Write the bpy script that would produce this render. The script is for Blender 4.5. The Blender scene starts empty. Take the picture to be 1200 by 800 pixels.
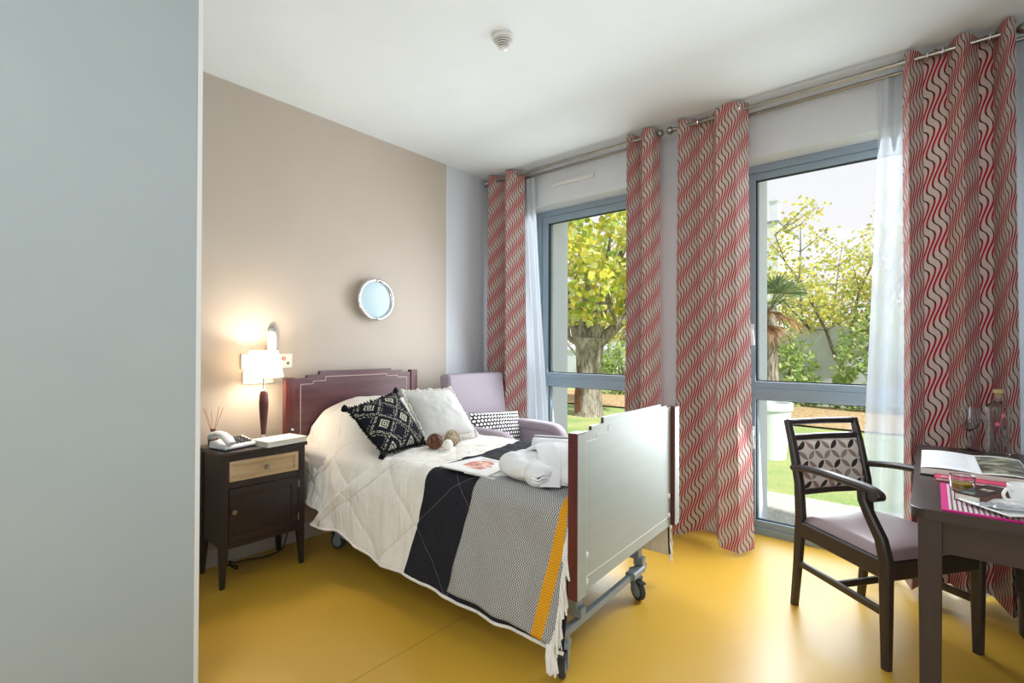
import bpy, bmesh, math, random
from mathutils import Vector, Matrix, noise
PI = math.pi
random.seed(7)
SC = bpy.context.scene
COL = SC.collection

# ------------------------------------------------------------------ helpers
def lin(c):
    out = []
    for v in c[:3]:
        v = v / 255.0
        out.append(v / 12.92 if v <= 0.04045 else ((v + 0.055) / 1.055) ** 2.4)
    return (out[0], out[1], out[2], 1.0)

def lerp(a, b, t): return a + (b - a) * t
def clamp(x, a=0.0, b=1.0): return max(a, min(b, x))
def sstep(a, b, x):
    t = clamp((x - a) / (b - a)); return t * t * (3 - 2 * t)
def interp(x, pts):
    if x <= pts[0][0]: return pts[0][1]
    for (a, va), (b, vb) in zip(pts, pts[1:]):
        if x <= b:
            return lerp(va, vb, (x - a) / (b - a))
    return pts[-1][1]

def smoothpts(P, n=8):
    P = [Vector(p) for p in P]; out = []
    for i in range(len(P) - 1):
        a, b, c, d = P[max(i - 1, 0)], P[i], P[i + 1], P[min(i + 2, len(P) - 1)]
        for k in range(n):
            t_ = k / n
            out.append(.5 * ((2 * b) + (c - a) * t_ + (2 * a - 5 * b + 4 * c - d) * t_ ** 2 + (3 * b - a - 3 * c + d) * t_ ** 3))
    return out + [P[-1]]

class X:
    """node-math expression"""
    def __init__(s, nt, sock): s.nt, s.s = nt, sock
    def op(s, name, *o):
        n = s.nt.nodes.new('ShaderNodeMath'); n.operation = name
        for i, v in enumerate((s,) + o):
            if isinstance(v, X): s.nt.links.new(v.s, n.inputs[i])
            else: n.inputs[i].default_value = v
        return X(s.nt, n.outputs[0])
    def __add__(s, o): return s.op('ADD', o)
    def __radd__(s, o): return s.op('ADD', o)
    def __sub__(s, o): return s.op('SUBTRACT', o)
    def __mul__(s, o): return s.op('MULTIPLY', o)
    def __rmul__(s, o): return s.op('MULTIPLY', o)
    def __truediv__(s, o): return s.op('DIVIDE', o)
    def sin(s): return s.op('SINE')
    def floor(s): return s.op('FLOOR')
    def frac(s): return s.op('FRACT')
    def abs(s): return s.op('ABSOLUTE')
    def lt(s, o): return s.op('LESS_THAN', o)
    def gt(s, o): return s.op('GREATER_THAN', o)
    def mn(s, o): return s.op('MINIMUM', o)
    def mx(s, o): return s.op('MAXIMUM', o)
    def sqrt(s): return s.op('SQRT')
    def tri(s): return (s.frac() - 0.5).abs() * 2.0     # 1..0..1
    def inv(s): return (s * -1.0) + 1.0

class Mat:
    def __init__(s, name, color=(200, 200, 200), rough=0.6, metal=0.0, spec=0.5, **kw):
        s.m = bpy.data.materials.new(name); s.m.use_nodes = True
        s.nt = s.m.node_tree; s.b = s.nt.nodes['Principled BSDF']; s.out = s.nt.nodes['Material Output']
        s.b.inputs['Base Color'].default_value = lin(color)
        s.b.inputs['Roughness'].default_value = rough
        s.b.inputs['Metallic'].default_value = metal
        s.b.inputs['Specular IOR Level'].default_value = spec
        for k, v in kw.items():
            s.b.inputs[k.replace('_', ' ')].default_value = v
    def new(s, t): return s.nt.nodes.new(t)
    def link(s, a, b): s.nt.links.new(a.s if isinstance(a, X) else a, b)
    def uv(s):
        n = s.new('ShaderNodeTexCoord'); q = s.new('ShaderNodeSeparateXYZ'); s.link(n.outputs['UV'], q.inputs[0])
        return X(s.nt, q.outputs[0]), X(s.nt, q.outputs[1])
    def obj(s):
        n = s.new('ShaderNodeTexCoord'); return n.outputs['Object']
    def objxyz(s):
        q = s.new('ShaderNodeSeparateXYZ'); s.link(s.obj(), q.inputs[0])
        return [X(s.nt, q.outputs[i]) for i in range(3)]
    def noise(s, scale, detail=3, rough=0.55, vec=None, stretch=None):
        n = s.new('ShaderNodeTexNoise'); n.inputs['Scale'].default_value = scale
        n.inputs['Detail'].default_value = detail; n.inputs['Roughness'].default_value = rough
        v = vec or s.obj()
        if stretch:
            mp = s.new('ShaderNodeMapping'); mp.inputs['Scale'].default_value = stretch; s.link(v, mp.inputs[0]); v = mp.outputs[0]
        s.link(v, n.inputs['Vector'])
        return X(s.nt, n.outputs['Fac'])
    def mix(s, fac, a, b):
        n = s.new('ShaderNodeMix'); n.data_type = 'RGBA'
        for v, i in ((fac, 0), (a, 6), (b, 7)):
            if isinstance(v, (X,)): s.link(v, n.inputs[i])
            elif hasattr(v, 'is_output'): s.link(v, n.inputs[i])
            elif i == 0: n.inputs[0].default_value = v
            else: n.inputs[i].default_value = lin(v)
        return n.outputs[2]
    def color(s, sock): s.link(sock, s.b.inputs['Base Color']); return s
    def bump(s, h, strength=0.3, dist=0.01):
        n = s.new('ShaderNodeBump'); n.inputs['Strength'].default_value = strength; n.inputs['Distance'].default_value = dist
        s.link(h, n.inputs['Height']); s.link(n.outputs[0], s.b.inputs['Normal']); return s
    def surface(s, sock): s.link(sock, s.out.inputs['Surface']); return s

def noisy(name, c1, c2, scale, rough=0.6, bump=0.15, dist=0.003, bscale=None, stretch=None, **kw):
    m = Mat(name, c1, rough, **kw)
    f = m.noise(scale, 4, stretch=stretch)
    m.color(m.mix((f - 0.5) * 1.8 + 0.5, c1, c2))
    if bump: m.bump(m.noise(bscale or scale * 3, 3, stretch=stretch), bump, dist)
    return m

class MB:
    def __init__(s): s.bm = bmesh.new(); s.uvl = s.bm.loops.layers.uv.new('UVMap')
    def face(s, vs, uvs=None):
        try: f = s.bm.faces.new(vs)
        except ValueError: return None
        if uvs:
            for l, q in zip(f.loops, uvs): l[s.uvl].uv = q
        return f
    def hexa(s, pts, bev=0.0, seg=2):
        """8 points: bottom 4 (ccw), top 4"""
        v = [s.bm.verts.new(p) for p in pts]
        fs = []
        for idx in ((3, 2, 1, 0), (4, 5, 6, 7), (0, 1, 5, 4), (1, 2, 6, 5), (2, 3, 7, 6), (3, 0, 4, 7)):
            fs.append(s.face([v[i] for i in idx]))
        if bev > 0:
            es = list({e for f in fs for e in f.edges})
            bmesh.ops.bevel(s.bm, geom=es, offset=bev, segments=seg, profile=0.5, affect='EDGES', clamp_overlap=True)
        return s
    def box(s, x0, x1, y0, y1, z0, z1, bev=0.0, seg=2):
        return s.hexa([(x0, y0, z0), (x1, y0, z0), (x1, y1, z0), (x0, y1, z0), (x0, y0, z1), (x1, y0, z1), (x1, y1, z1), (x0, y1, z1)], bev, seg)
    def taper(s, c0, w0, c1, w1, bev=0.0):
        """tapered bar from rect (w0=(wx,wy)) at c0 to rect at c1"""
        p = []
        for c, w in ((c0, w0), (c1, w1)):
            for sx, sy in ((-1, -1), (1, -1), (1, 1), (-1, 1)):
                p.append((c[0] + sx * w[0] / 2, c[1] + sy * w[1] / 2, c[2]))
        return s.hexa(p, bev)
    def sweep(s, pts, prof, up=(0, 0, 1), cap=True):
        """prof: list of (a,b) offsets (or function i->list) ; a along side, b along up'"""
        pts = [Vector(p) for p in pts]; rings = []; n = len(pts); up = Vector(up)
        prev = None
        for i, p in enumerate(pts):
            t = (pts[min(i + 1, n - 1)] - pts[max(i - 1, 0)]).normalized()
            if prev is None:
                side = t.cross(up)
                if side.length < 0.25: side = t.cross(Vector((1, 0, 0)) if abs(t.x) < .8 else Vector((0, 1, 0)))
            else:
                side = prev - t * prev.dot(t)
            side.normalize(); prev = side; u2 = side.cross(t).normalized()
            pr = prof(i) if callable(prof) else prof
            rings.append([s.bm.verts.new(p + side * a + u2 * b) for a, b in pr])
        m = len(rings[0])
        for i in range(n - 1):
            for j in range(m):
                k = (j + 1) % m
                s.face([rings[i][j], rings[i][k], rings[i + 1][k], rings[i + 1][j]],
                       [(i, j), (i, j + 1), (i + 1, j + 1), (i + 1, j)])
        if cap:
            s.face(list(reversed(rings[0]))); s.face(rings[-1])
        return s
    def tube(s, pts, r, n=10, cap=True, up=(0, 0, 1)):
        def pr(i):
            rr = r[i] if isinstance(r, (list, tuple)) else r
            return [(rr * math.cos(2 * PI * k / n), rr * math.sin(2 * PI * k / n)) for k in range(n)]
        return s.sweep(pts, pr, up, cap)
    def bar(s, pts, w, h, up=(0, 0, 1), rnd=0.2):
        """rounded-rect sweep; w,h scalar or per-point lists"""
        def pr(i):
            ww = (w[i] if isinstance(w, (list, tuple)) else w) / 2; hh = (h[i] if isinstance(h, (list, tuple)) else h) / 2
            b = min(ww, hh) * rnd * 2
            return [(ww, -hh + b), (ww, hh - b), (ww - b, hh), (-ww + b, hh), (-ww, hh - b), (-ww, -hh + b), (-ww + b, -hh), (ww - b, -hh)]
        return s.sweep(pts, pr, up)
    def lathe(s, prof, n=32, o=(0, 0, 0), mat=None, squash=(1, 1)):
        o = Vector(o); rings = []
        for r, z in prof:
            ring = []
            for k in range(n if r > 1e-6 else 1):
                a = 2 * PI * k / n
                p = Vector((r * math.cos(a) * squash[0], r * math.sin(a) * squash[1], z))
                if mat: p = mat @ p
                ring.append(s.bm.verts.new(o + p))
            rings.append(ring)
        for i in range(len(rings) - 1):
            A, B = rings[i], rings[i + 1]
            for k in range(n):
                k2 = (k + 1) % n
                if len(A) == 1 and len(B) == 1: continue
                if len(A) == 1: s.face([A[0], B[k2], B[k]][::-1])
                elif len(B) == 1: s.face([A[k], A[k2], B[0]])
                else: s.face([A[k], A[k2], B[k2], B[k]], [(k / n, i), ((k + 1) / n, i), ((k + 1) / n, i + 1), (k / n, i + 1)])
        return s
    def prism(s, poly, fn, d0, d1, bev=0.0):
        """extrude 2-D polygon; fn(a,b,d)->point"""
        A = [s.bm.verts.new(fn(a, b, d0)) for a, b in poly]; B = [s.bm.verts.new(fn(a, b, d1)) for a, b in poly]
        n = len(poly); fs = [s.face(A[::-1], [q for q in poly][::-1]), s.face(B, poly)]
        for i in range(n):
            k = (i + 1) % n; fs.append(s.face([A[i], A[k], B[k], B[i]]))
        if bev > 0:
            es = list({e for f in fs if f for e in f.edges})
            bmesh.ops.bevel(s.bm, geom=es, offset=bev, segments=2, profile=0.5, affect='EDGES', clamp_overlap=True)
        return s
    def grid(s, fn, nu, nv, uvfn=None, closeu=False):
        V = [[s.bm.verts.new(fn(i / nu, j / nv)) for j in range(nv + 1)] for i in range(nu if closeu else nu + 1)]
        for i in range(nu):
            i2 = (i + 1) % len(V) if closeu else i + 1
            for j in range(nv):
                q = [(i / nu, j / nv), ((i + 1) / nu, j / nv), ((i + 1) / nu, (j + 1) / nv), (i / nu, (j + 1) / nv)]
                if uvfn: q = [uvfn(*a) for a in q]
                s.face([V[i][j], V[i2][j], V[i2][j + 1], V[i][j + 1]], q)
        return s
    def sphere(s, c, r, nu=20, nv=12):
        if not isinstance(r, (tuple, list)): r = (r, r, r)
        prof = [(math.sin(PI * j / nv), -math.cos(PI * j / nv)) for j in range(nv + 1)]
        prof[0] = (0, -1); prof[-1] = (0, 1)
        m = Matrix.Diagonal((r[0], r[1], r[2])).to_3x3()
        return s.lathe(prof, nu, c, m)
    def build(s, name, mat, parent=None, loc=(0, 0, 0), rot=(0, 0, 0), smooth=35, solid=0.0, sub=0, weld=False):
        bm = s.bm
        if weld: bmesh.ops.remove_doubles(bm, verts=bm.verts, dist=1e-5)
        bmesh.ops.recalc_face_normals(bm, faces=bm.faces)
        me = bpy.data.meshes.new(name); bm.to_mesh(me); bm.free()
        me.materials.append(mat.m if isinstance(mat, Mat) else mat)
        if smooth:
            for p in me.polygons: p.use_smooth = True
            me.set_sharp_from_angle(angle=math.radians(smooth))
        o = bpy.data.objects.new(name, me); COL.objects.link(o)
        o.location = loc; o.rotation_euler = rot
        if parent: o.parent = parent
        if smooth and smooth < 75:
            md = o.modifiers.new('flat_faces', 'WEIGHTED_NORMAL'); md.keep_sharp = True; md.weight = 60
        if solid:
            md = o.modifiers.new('thickness', 'SOLIDIFY'); md.thickness = solid; md.offset = 0
        if sub:
            md = o.modifiers.new('smooth', 'SUBSURF'); md.levels = sub; md.render_levels = sub
        return o

def tag(o, label, cat, group=None, kind=None):
    o['label'] = label; o['category'] = cat
    if group: o['group'] = group
    if kind: o['kind'] = kind
    return o
def thing(name, label, cat, loc=(0, 0, 0), rz=0.0, group=None):
    o = bpy.data.objects.new(name, None); COL.objects.link(o); o.empty_display_size = 0.1
    o.location = loc; o.rotation_euler = (0, 0, rz)
    return tag(o, label, cat, group)
def struct(o): o['kind'] = 'structure'; return o
def lab(o, t): o['label'] = t; return o

H = 2.807          # ceiling height
YW = 3.47          # inner face of the window wall
YO = 3.93          # outer face
YF = 3.62          # inner face of window frames

# ------------------------------------------------------------------ materials
m_white = noisy('white_plaster', (222, 225, 228), (214, 218, 222), 6, 0.75, 0.05, 0.002, 180)
m_ceil = noisy('ceiling_paint', (226, 233, 236), (221, 229, 232), 4, 0.8, 0.04, 0.002, 200)
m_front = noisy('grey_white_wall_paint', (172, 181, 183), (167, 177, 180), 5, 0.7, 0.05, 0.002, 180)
# headboard wall: beige paint up to y=2.84, grey-white beyond
m_head = Mat('beige_and_grey_wall_paint', (200, 186, 168), 0.6)
px_, py_, pz_ = m_head.objxyz()
m_head.color(m_head.mix(py_.gt(2.84), m_head.mix(m_head.noise(4), (194, 182, 169), (188, 176, 162)), (206, 210, 216)))
m_head.bump(m_head.noise(160), 0.05, 0.002)
# floor
m_floor = Mat('yellow_linoleum', (222, 172, 42), 0.36, spec=0.85)
fx, fy, fz = m_floor.objxyz()
seam = ((fx - 1.476).abs()).lt(0.0022)
seam = seam.mx(((fx - 3.476).abs()).lt(0.0022))
sp = m_floor.noise(420, 2); cl = m_floor.noise(5, 4)
fc = m_floor.mix((sp - 0.5) * 2.6 + 0.5, (204, 158, 48), (224, 178, 68))
fc = m_floor.mix(cl * 0.35, fc, (196, 150, 42))
m_floor.color(m_floor.mix(seam * 0.6, fc, (120, 84, 12)))
m_floor.link((m_floor.noise(30, 3) * 0.12) + 0.29, m_floor.b.inputs['Roughness'])
m_floor.bump(sp, 0.06, 0.001)

m_base = noisy('baseboard_paint', (196, 190, 184), (190, 184, 178), 8, 0.5, 0)
m_alu = noisy('grey_aluminium_frame', (142, 160, 172), (136, 154, 166), 3, 0.38, 0, spec=0.5)
m_extw = noisy('white_exterior_render', (226, 230, 236), (216, 222, 228), 5, 0.7, 0.1, 0.002, 90)
m_gasket = Mat('black_rubber_gasket', (34, 42, 50), 0.6)
m_whitepl = Mat('white_plastic', (228, 228, 226), 0.35)
m_chrome = Mat('chrome', (225, 226, 228), 0.08, 1.0)
m_steel = noisy('brushed_nickel', (168, 164, 156), (150, 146, 138), 40, 0.28, 0, metal=1.0)
m_greymet = noisy('grey_powder_coated_steel', (138, 148, 152), (128, 138, 142), 8, 0.4, 0, spec=0.5)
m_black = Mat('black_plastic', (18, 18, 19), 0.45)
m_rubber = Mat('grey_rubber', (52, 54, 54), 0.7)

def wood(name, c1, c2, rough=0.4, stretch=(1, 14, 14), sc=2.2):
    m = Mat(name, c1, rough, spec=0.5)
    f = m.noise(sc, 5, 0.6, stretch=stretch)
    g = m.noise(sc * 6, 3, 0.5, stretch=stretch)
    m.color(m.mix((f * 0.7 + g * 0.3 - 0.5) * 3 + 0.5, c1, c2)); m.bump(g, 0.05, 0.002); return m
m_wenge = wood('dark_wenge_wood', (54, 43, 41), (44, 35, 34), 0.38, (14, 14, 1))
m_wengeh = wood('dark_wenge_wood_horizontal', (58, 47, 46), (48, 38, 38), 0.3, (2, 14, 14))
m_mahog = wood('mahogany_veneer', (100, 58, 62), (70, 40, 46), 0.3, (14, 1, 14))
m_mahogv = wood('mahogany_post', (104, 46, 42), (70, 28, 28), 0.3, (14, 14, 1))
m_foot_sheen = wood('mahogany_painted_grey_sheen', (172, 180, 176), (166, 174, 169), 0.42, (14, 1, 14))  # sheen on the lacquered mahogany put into the colour as grey
m_birch = wood('pale_birch_wood', (214, 188, 150), (198, 170, 130), 0.45, (14, 1, 14))
m_inlay = Mat('pale_inlay_line', (190, 160, 150), 0.4)
m_inlayg = Mat('grey_inlay_line', (214, 218, 214), 0.5)

# wavy-line curtain fabric: lines crowd together along diagonal bands, red inside the bands
m_curt = Mat('wavy_line_curtain_fabric', (205, 184, 172), 0.85, spec=0.2)
cu, cv = m_curt.uv()
ph = (cv / 0.180 - cu / 0.205) * (2 * PI)
s1 = ph.sin()
N = 41.0
fl = (cu + s1 * 0.0158) * N
co = (ph + PI / 2).sin()                           # dense where co -> 1 ... density = N(1 - a*k*co)
dist = (fl.frac() - 0.5).abs()                     # 0 at line centre
redf = (co * -1.0).gt(-0.05)
dens = (co * -0.484) + 1.0
wid = ((co * -1.0) * 0.5 + 0.5) * 0.0010 + 0.0056
line = dist.lt(wid * dens * N * 0.72)
wob = m_curt.noise(60, 2)
basec = m_curt.mix(wob, (200, 180, 170), (186, 165, 157))
linec = m_curt.mix(redf, (76, 40, 44), (158, 28, 46))
m_curt.color(m_curt.mix(line, basec, linec))
m_curt.bump(m_curt.noise(500, 2), 0.15, 0.001)
tr = m_curt.new('ShaderNodeBsdfTranslucent'); m_curt.link(m_curt.b.inputs['Base Color'].links[0].from_socket, tr.inputs[0])
mx = m_curt.new('ShaderNodeMixShader'); mx.inputs[0].default_value = 0.07
m_curt.link(m_curt.b.outputs[0], mx.inputs[1]); m_curt.link(tr.outputs[0], mx.inputs[2]); m_curt.surface(mx.outputs[0])

m_sheer = Mat('white_sheer_voile', (222, 227, 232), 0.9, spec=0.1)
t1 = m_sheer.new('ShaderNodeBsdfTranslucent'); t1.inputs[0].default_value = lin((206, 214, 224))
t2 = m_sheer.new('ShaderNodeBsdfTransparent'); 
a1 = m_sheer.new('ShaderNodeMixShader'); a1.inputs[0].default_value = 0.26
m_sheer.link(m_sheer.b.outputs[0], a1.inputs[1]); m_sheer.link(t1.outputs[0], a1.inputs[2])
a2 = m_sheer.new('ShaderNodeMixShader'); a2.inputs[0].default_value = 0.30
m_sheer.link(a1.outputs[0], a2.inputs[1]); m_sheer.link(t2.outputs[0], a2.inputs[2]); m_sheer.surface(a2.outputs[0])

def glass(name, gloss=0.06, tint=(250, 253, 253)):
    m = Mat(name); tp = m.new('ShaderNodeBsdfTransparent'); tp.inputs[0].default_value = lin(tint)
    gl = m.new('ShaderNodeBsdfGlossy'); gl.inputs['Roughness'].default_value = 0.01
    fr = m.new('ShaderNodeLayerWeight'); fr.inputs[0].default_value = 0.25
    fa = X(m.nt, fr.outputs['Facing']); f = (fa * fa * fa) * (gloss * 5) + gloss * 0.25
    mm = m.new('ShaderNodeMixShader'); m.link(f, mm.inputs[0]); m.link(tp.outputs[0], mm.inputs[1]); m.link(gl.outputs[0], mm.inputs[2])
    m.surface(mm.outputs[0]); return m
m_pane = glass('window_glass', 0.03)
m_glassw = Mat('clear_glass', (246, 250, 250), 0.02, spec=.5, Transmission_Weight=1.0, IOR=1.45)

def fabric(name, c1, c2, sc=350, b=0.25, rough=0.9):
    m = Mat(name, c1, rough, spec=0.15); f = m.noise(sc, 2); m.color(m.mix((f - .5) * 2 + .5, c1, c2)); m.bump(f, b, 0.002); return m
m_quilt = fabric('cream_white_quilt_cotton', (236, 232, 224), (228, 223, 214), 260, 0.12)
m_blackq = fabric('charcoal_quilt_cotton', (44, 44, 50), (34, 34, 40), 260, 0.12)
def crinkle(m, k):
    a = m.noise(9, 4, .6, stretch=(2.6, 1, .55)); b = m.noise(26, 3, .6, stretch=(2.2, 1, .7)); c = m.noise(240, 2)
    m.bump((a - .5).abs() * -1.6 + (b - .5).abs() * -.25 + c * .02, k, .022)
crinkle(m_quilt, .6); crinkle(m_blackq, .5)
m_stitchd = fabric('grey_stitching', (104, 104, 108), (94, 94, 98))
m_stitch_shade = fabric('groove_shade_stitching', (204, 199, 190), (192, 187, 178))  # thread colour darkened to stand for shade in the seam grooves
m_lilac = fabric('lilac_grey_upholstery', (160, 149, 157), (150, 139, 148), 500, 0.1, 0.7)
m_taupe = Mat('taupe_seat_vinyl', (142, 122, 124), 0.42, spec=0.5)
m_terry = fabric('white_terry_cloth', (242, 242, 242), (224, 224, 226), 300, 0.5)
m_stitchc = fabric('white_satin_cuff', (244, 246, 250), (226, 230, 238), 60, .2, .5)
m_tasselw = fabric('white_cotton_tassel', (246, 245, 240), (226, 224, 218), 300, 0.4)

# throw: fine black and white herringbone, one mustard band; UV in metres
m_throw = Mat('herringbone_throw_weave', (150, 150, 148), 0.95, spec=0.1)
tu, tv = m_throw.uv()
hz = (tu + ((tv / 0.017).tri() * 0.0085)) / 0.0092
hl = hz.frac().gt(0.47)
weave = m_throw.mix(hl, (64, 65, 70), (204, 204, 202))
hy = (tv + ((tu / 0.012).tri() * 0.006)) / 0.010
yel = m_throw.mix(hy.frac().gt(0.4), (196, 132, 22), (232, 172, 52))
band = (tu.gt(0.436)) * (tu.lt(0.486))
m_throw.color(m_throw.mix(band, weave, yel)); m_throw.bump(m_throw.noise(300, 2), 0.4, 0.003)

# black cushion with pale diamonds (UV 0..1)
m_bcush = Mat('black_diamond_cushion_fabric', (22, 23, 28), 0.95, spec=0.1)
u, v = m_bcush.uv(); wn = m_bcush.noise(38, 2); wn2 = m_bcush.noise(120, 2)
du = (wn - 0.5) * 0.03
p = ((u + v) * 2.4) + du; q = ((u - v) * 2.4 + 8.0) + du
dp = (p.frac() - 0.5).abs(); dq = (q.frac() - 0.5).abs(); dm = dp.mx(dq)
lat = (dm.gt(0.45)) * wn2.gt(0.50) * (dm.lt(0.485))
chk = ((p.floor() + q.floor()) * 0.5).frac().lt(0.25)
ring = ((dm - 0.20).abs().lt(0.035)).mx((dm - 0.08).abs().lt(0.03)) * chk * wn2.gt(0.40)
dash = ((dm - 0.34).abs().lt(0.03)) * ((u + v * 0.3) * 40.0).frac().gt(0.55) * wn2.gt(0.5) * chk.inv()
pat = lat.mx(ring).mx(dash)
m_bcush.color(m_bcush.mix(pat, m_bcush.mix(wn2, (20, 21, 27), (34, 36, 44)), (196, 190, 172))); m_bcush.bump(wn2, 0.5, 0.004)
m_btass = fabric('black_cotton_fringe', (24, 24, 28), (12, 12, 15), 200, 0.5)
m_gcush = fabric('pale_grey_linen', (206, 204, 200), (190, 188, 184), 420, 0.3)
m_pomp = fabric('cream_fringe', (232, 228, 220), (206, 200, 190), 200, 0.6)

# lumbar cushion : black with rows of white hexagon dots
m_lumb = Mat('black_and_white_dotted_fabric', (30, 30, 32), 0.9, spec=0.1)
u, v = m_lumb.uv()
ry = v * 9.0; row = ry.floor(); odd = (row * 0.5).frac() * 1.0
rx = u * 17.0 + odd
ddx = (rx.frac() - 0.5).abs(); ddy = (ry.frac() - 0.5).abs()
hexd = (ddx * 0.87 + ddy * 0.5).mx(ddy)
m_lumb.color(m_lumb.mix(hexd.lt(0.35), (38, 38, 40), (232, 230, 224)))

# chair back: petals on a diagonal lattice
m_petal = Mat('petal_pattern_upholstery', (214, 204, 196), 0.8, spec=0.2)
u, v = m_petal.uv()
P = (u + v) / 0.098 + 20.0; Q = (u - v) / 0.098 + 20.0
fp = P.frac() - 0.5; fq = Q.frac() - 0.5
def d2(a, b): return (a * a + b * b)
R2 = 0.5 * 0.90
pet_q = d2(fp, fq + 1.0).mn(d2(fp, fq - 1.0)).lt(R2)      # lens along P edges
pet_p = d2(fp + 1.0, fq).mn(d2(fp - 1.0, fq)).lt(R2)
alt = ((P.floor() + (Q + 0.5).floor()) * 0.5).frac().lt(0.25)
cA = m_petal.mix(alt, (150, 138, 132), (58, 46, 46))
cc = m_petal.mix(pet_q, (216, 207, 200), cA)
cc = m_petal.mix(pet_p, cc, (150, 128, 120))
m_petal.color(cc); m_petal.bump(m_petal.noise(500, 2), 0.15, 0.001)

# ------------------------------------------------------------------ room shell
XR, YB = 4.35, -1.7
def plain(name, m, *boxes):
    mb = MB()
    for b in boxes: mb.box(*b)
    return struct(mb.build(name, m, smooth=0))
plain('floor', m_floor, (-0.2, XR + 0.2, YB - 0.2, YF + 0.02, -0.08, 0.0))
plain('ceiling', m_ceil, (-0.2, XR + 0.2, YB - 0.2, YO, H, H + 0.15))
plain('wall_left', m_head, (-0.2, 0.0, YB - 0.2, YO, 0.0, H))
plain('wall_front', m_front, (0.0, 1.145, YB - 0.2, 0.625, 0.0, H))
plain('wall_rear', m_white, (1.145, XR + 0.2, YB - 0.2, YB, 0.0, H))
plain('wall_right', m_white, (XR, XR + 0.2, YB, YO, 0.0, H))
ZT = 2.495                                        # top of the window openings
W1, W2 = (0.36, 1.56), (2.125, 3.43)
plain('wall_back', m_white, (0.0, W1[0], YW, YO, 0, H), (W1[1], W2[0], YW, YO, 0, H), (W2[1], XR, YW, YO, 0, H),
      (W1[0], W1[1], YW, YO, ZT, H), (W2[0], W2[1], YW, YO, ZT, H))
plain('baseboard_left', m_base, (0.0, 0.014, 0.625, YW, 0.0, 0.10))
plain('baseboard_back', m_base, (W1[1], W2[0], YW - 0.014, YW, 0.0, 0.10), (0.014, W1[0], YW - 0.014, YW, 0.0, 0.10))
plain('baseboard_right', m_base, (XR - 0.014, XR, YB, YW, 0.0, 0.10))
plain('baseboard_rear', m_base, (1.145, XR - 0.014, YB, YB + 0.014, 0.0, 0.10))
mb = MB(); mb.box(1.139, 1.1475, 0.612, 0.6275, 0.0, H, 0.002); struct(mb.build('trim_1', m_whitepl))      # corner bead
mb = MB(); mb.box(0.0, 0.003, 2.836, 2.846, 0.10, H); struct(mb.build('trim_2', m_white, smooth=0))         # joint between the two paints

def window(name, x0, x1, gtop):
    r = bpy.data.objects.new(name, None); COL.objects.link(r); struct(r); r.location = (x0, YF, 0)
    w = x1 - x0; fw = 0.045; d = 0.075
    mb = MB()
    zt = ZT
    mb.box(0, fw, 0, d, 0, zt, .003); mb.box(w - fw, w, 0, d, 0, zt, .003)
    mb.box(fw, w - fw, 0, d, zt - 0.05, zt, .003); mb.box(fw, w - fw, 0, d, 0, 0.045, .003)
    mb.build('frame', m_alu, r)
    mb = MB()     # sash members, slightly proud steps
    s0, s1 = fw, w - fw; sw = 0.062
    y0, y1 = 0.012, d - 0.006
    mb.box(s0, s0 + sw, y0, y1, 0.045, zt - 0.05, .004); mb.box(s1 - sw, s1, y0, y1, 0.045, zt - 0.05, .004)
    mb.box(s0 + sw, s1 - sw, y0, y1, gtop, zt - 0.05, .004); mb.box(s0 + sw, s1 - sw, y0, y1, 0.045, 0.09, .004)
    mb.build('sash', m_alu, r)
    mb = MB()
    mb.box(s0 + sw - .002, s1 - sw + .002, y0 - 0.004, y1, 0.985, 1.03, .004)
    mb.box(s0 + sw - .002, s1 - sw + .002, y0 - 0.012, y1, 0.91, 0.985, .004)
    mb.build('transom', m_alu, r)
    a, b = s0 + sw, s1 - sw
    for (z0, z1) in ((0.09, 0.91), (1.03, gtop)):
        g = MB(); t = 0.007
        g.box(a, a + t, 0.03, 0.05, z0, z1); g.box(b - t, b, 0.03, 0.05, z0, z1)
        g.box(a, b, 0.03, 0.05, z0, z0 + t); g.box(a, b, 0.03, 0.05, z1 - t, z1)
        g.build('gasket', m_gasket, r, smooth=0)
        g = MB(); g.box(a + t, b - t, 0.036, 0.044, z0 + t, z1 - t); g.build('pane', m_pane, r, smooth=0)
    return r, s0 + sw * .72, y0
w1, hx1, hy1 = window('window_1', W1[0] + 0.02, W1[1], 2.385)
w2, hx2, hy2 = window('window_2', W2[0], W2[1], 2.40)
for z in (0.69, 1.385):
    mb = MB(); mb.box(hx2 - .013, hx2 + .013, -0.004, 0.014, z - .035, z + .035, .005)
    mb.tube([(hx2, 0, z), (hx2, -0.035, z)], .009, 10, up=(1, 0, 0))
    mb.bar([(hx2, -0.035, z), (hx2 + .012, -0.04, z - .05), (hx2 + .016, -0.038, z - .11)], .02, .012, up=(0, 1, 0))
    lab(mb.build('handle', m_whitepl, w2), 'white lever handle')
# exterior sills and jamb liners outside of the frames
plain('trim_3', m_extw, (W1[0], W1[0] + .14, YF + .08, YO + .01, 0, ZT), (W2[0], W2[0] + .115, YF + .08, YO - .01, 0, ZT))

# slot vent above window 1
mb = MB(); mb.box(0.655, 1.07, YW - 0.022, YW, 2.635, 2.672, .008); mb.box(0.67, 1.055, YW - 0.027, YW - .02, 2.648, 2.660, .002)
t = thing('air_vent', 'white slot air vent on the wall above the garden window behind the bed', 'air vent', (0.86, YW, 2.65))
o = mb.build('cover', m_whitepl, t, loc=(-0.86, -YW, -2.65))
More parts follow.
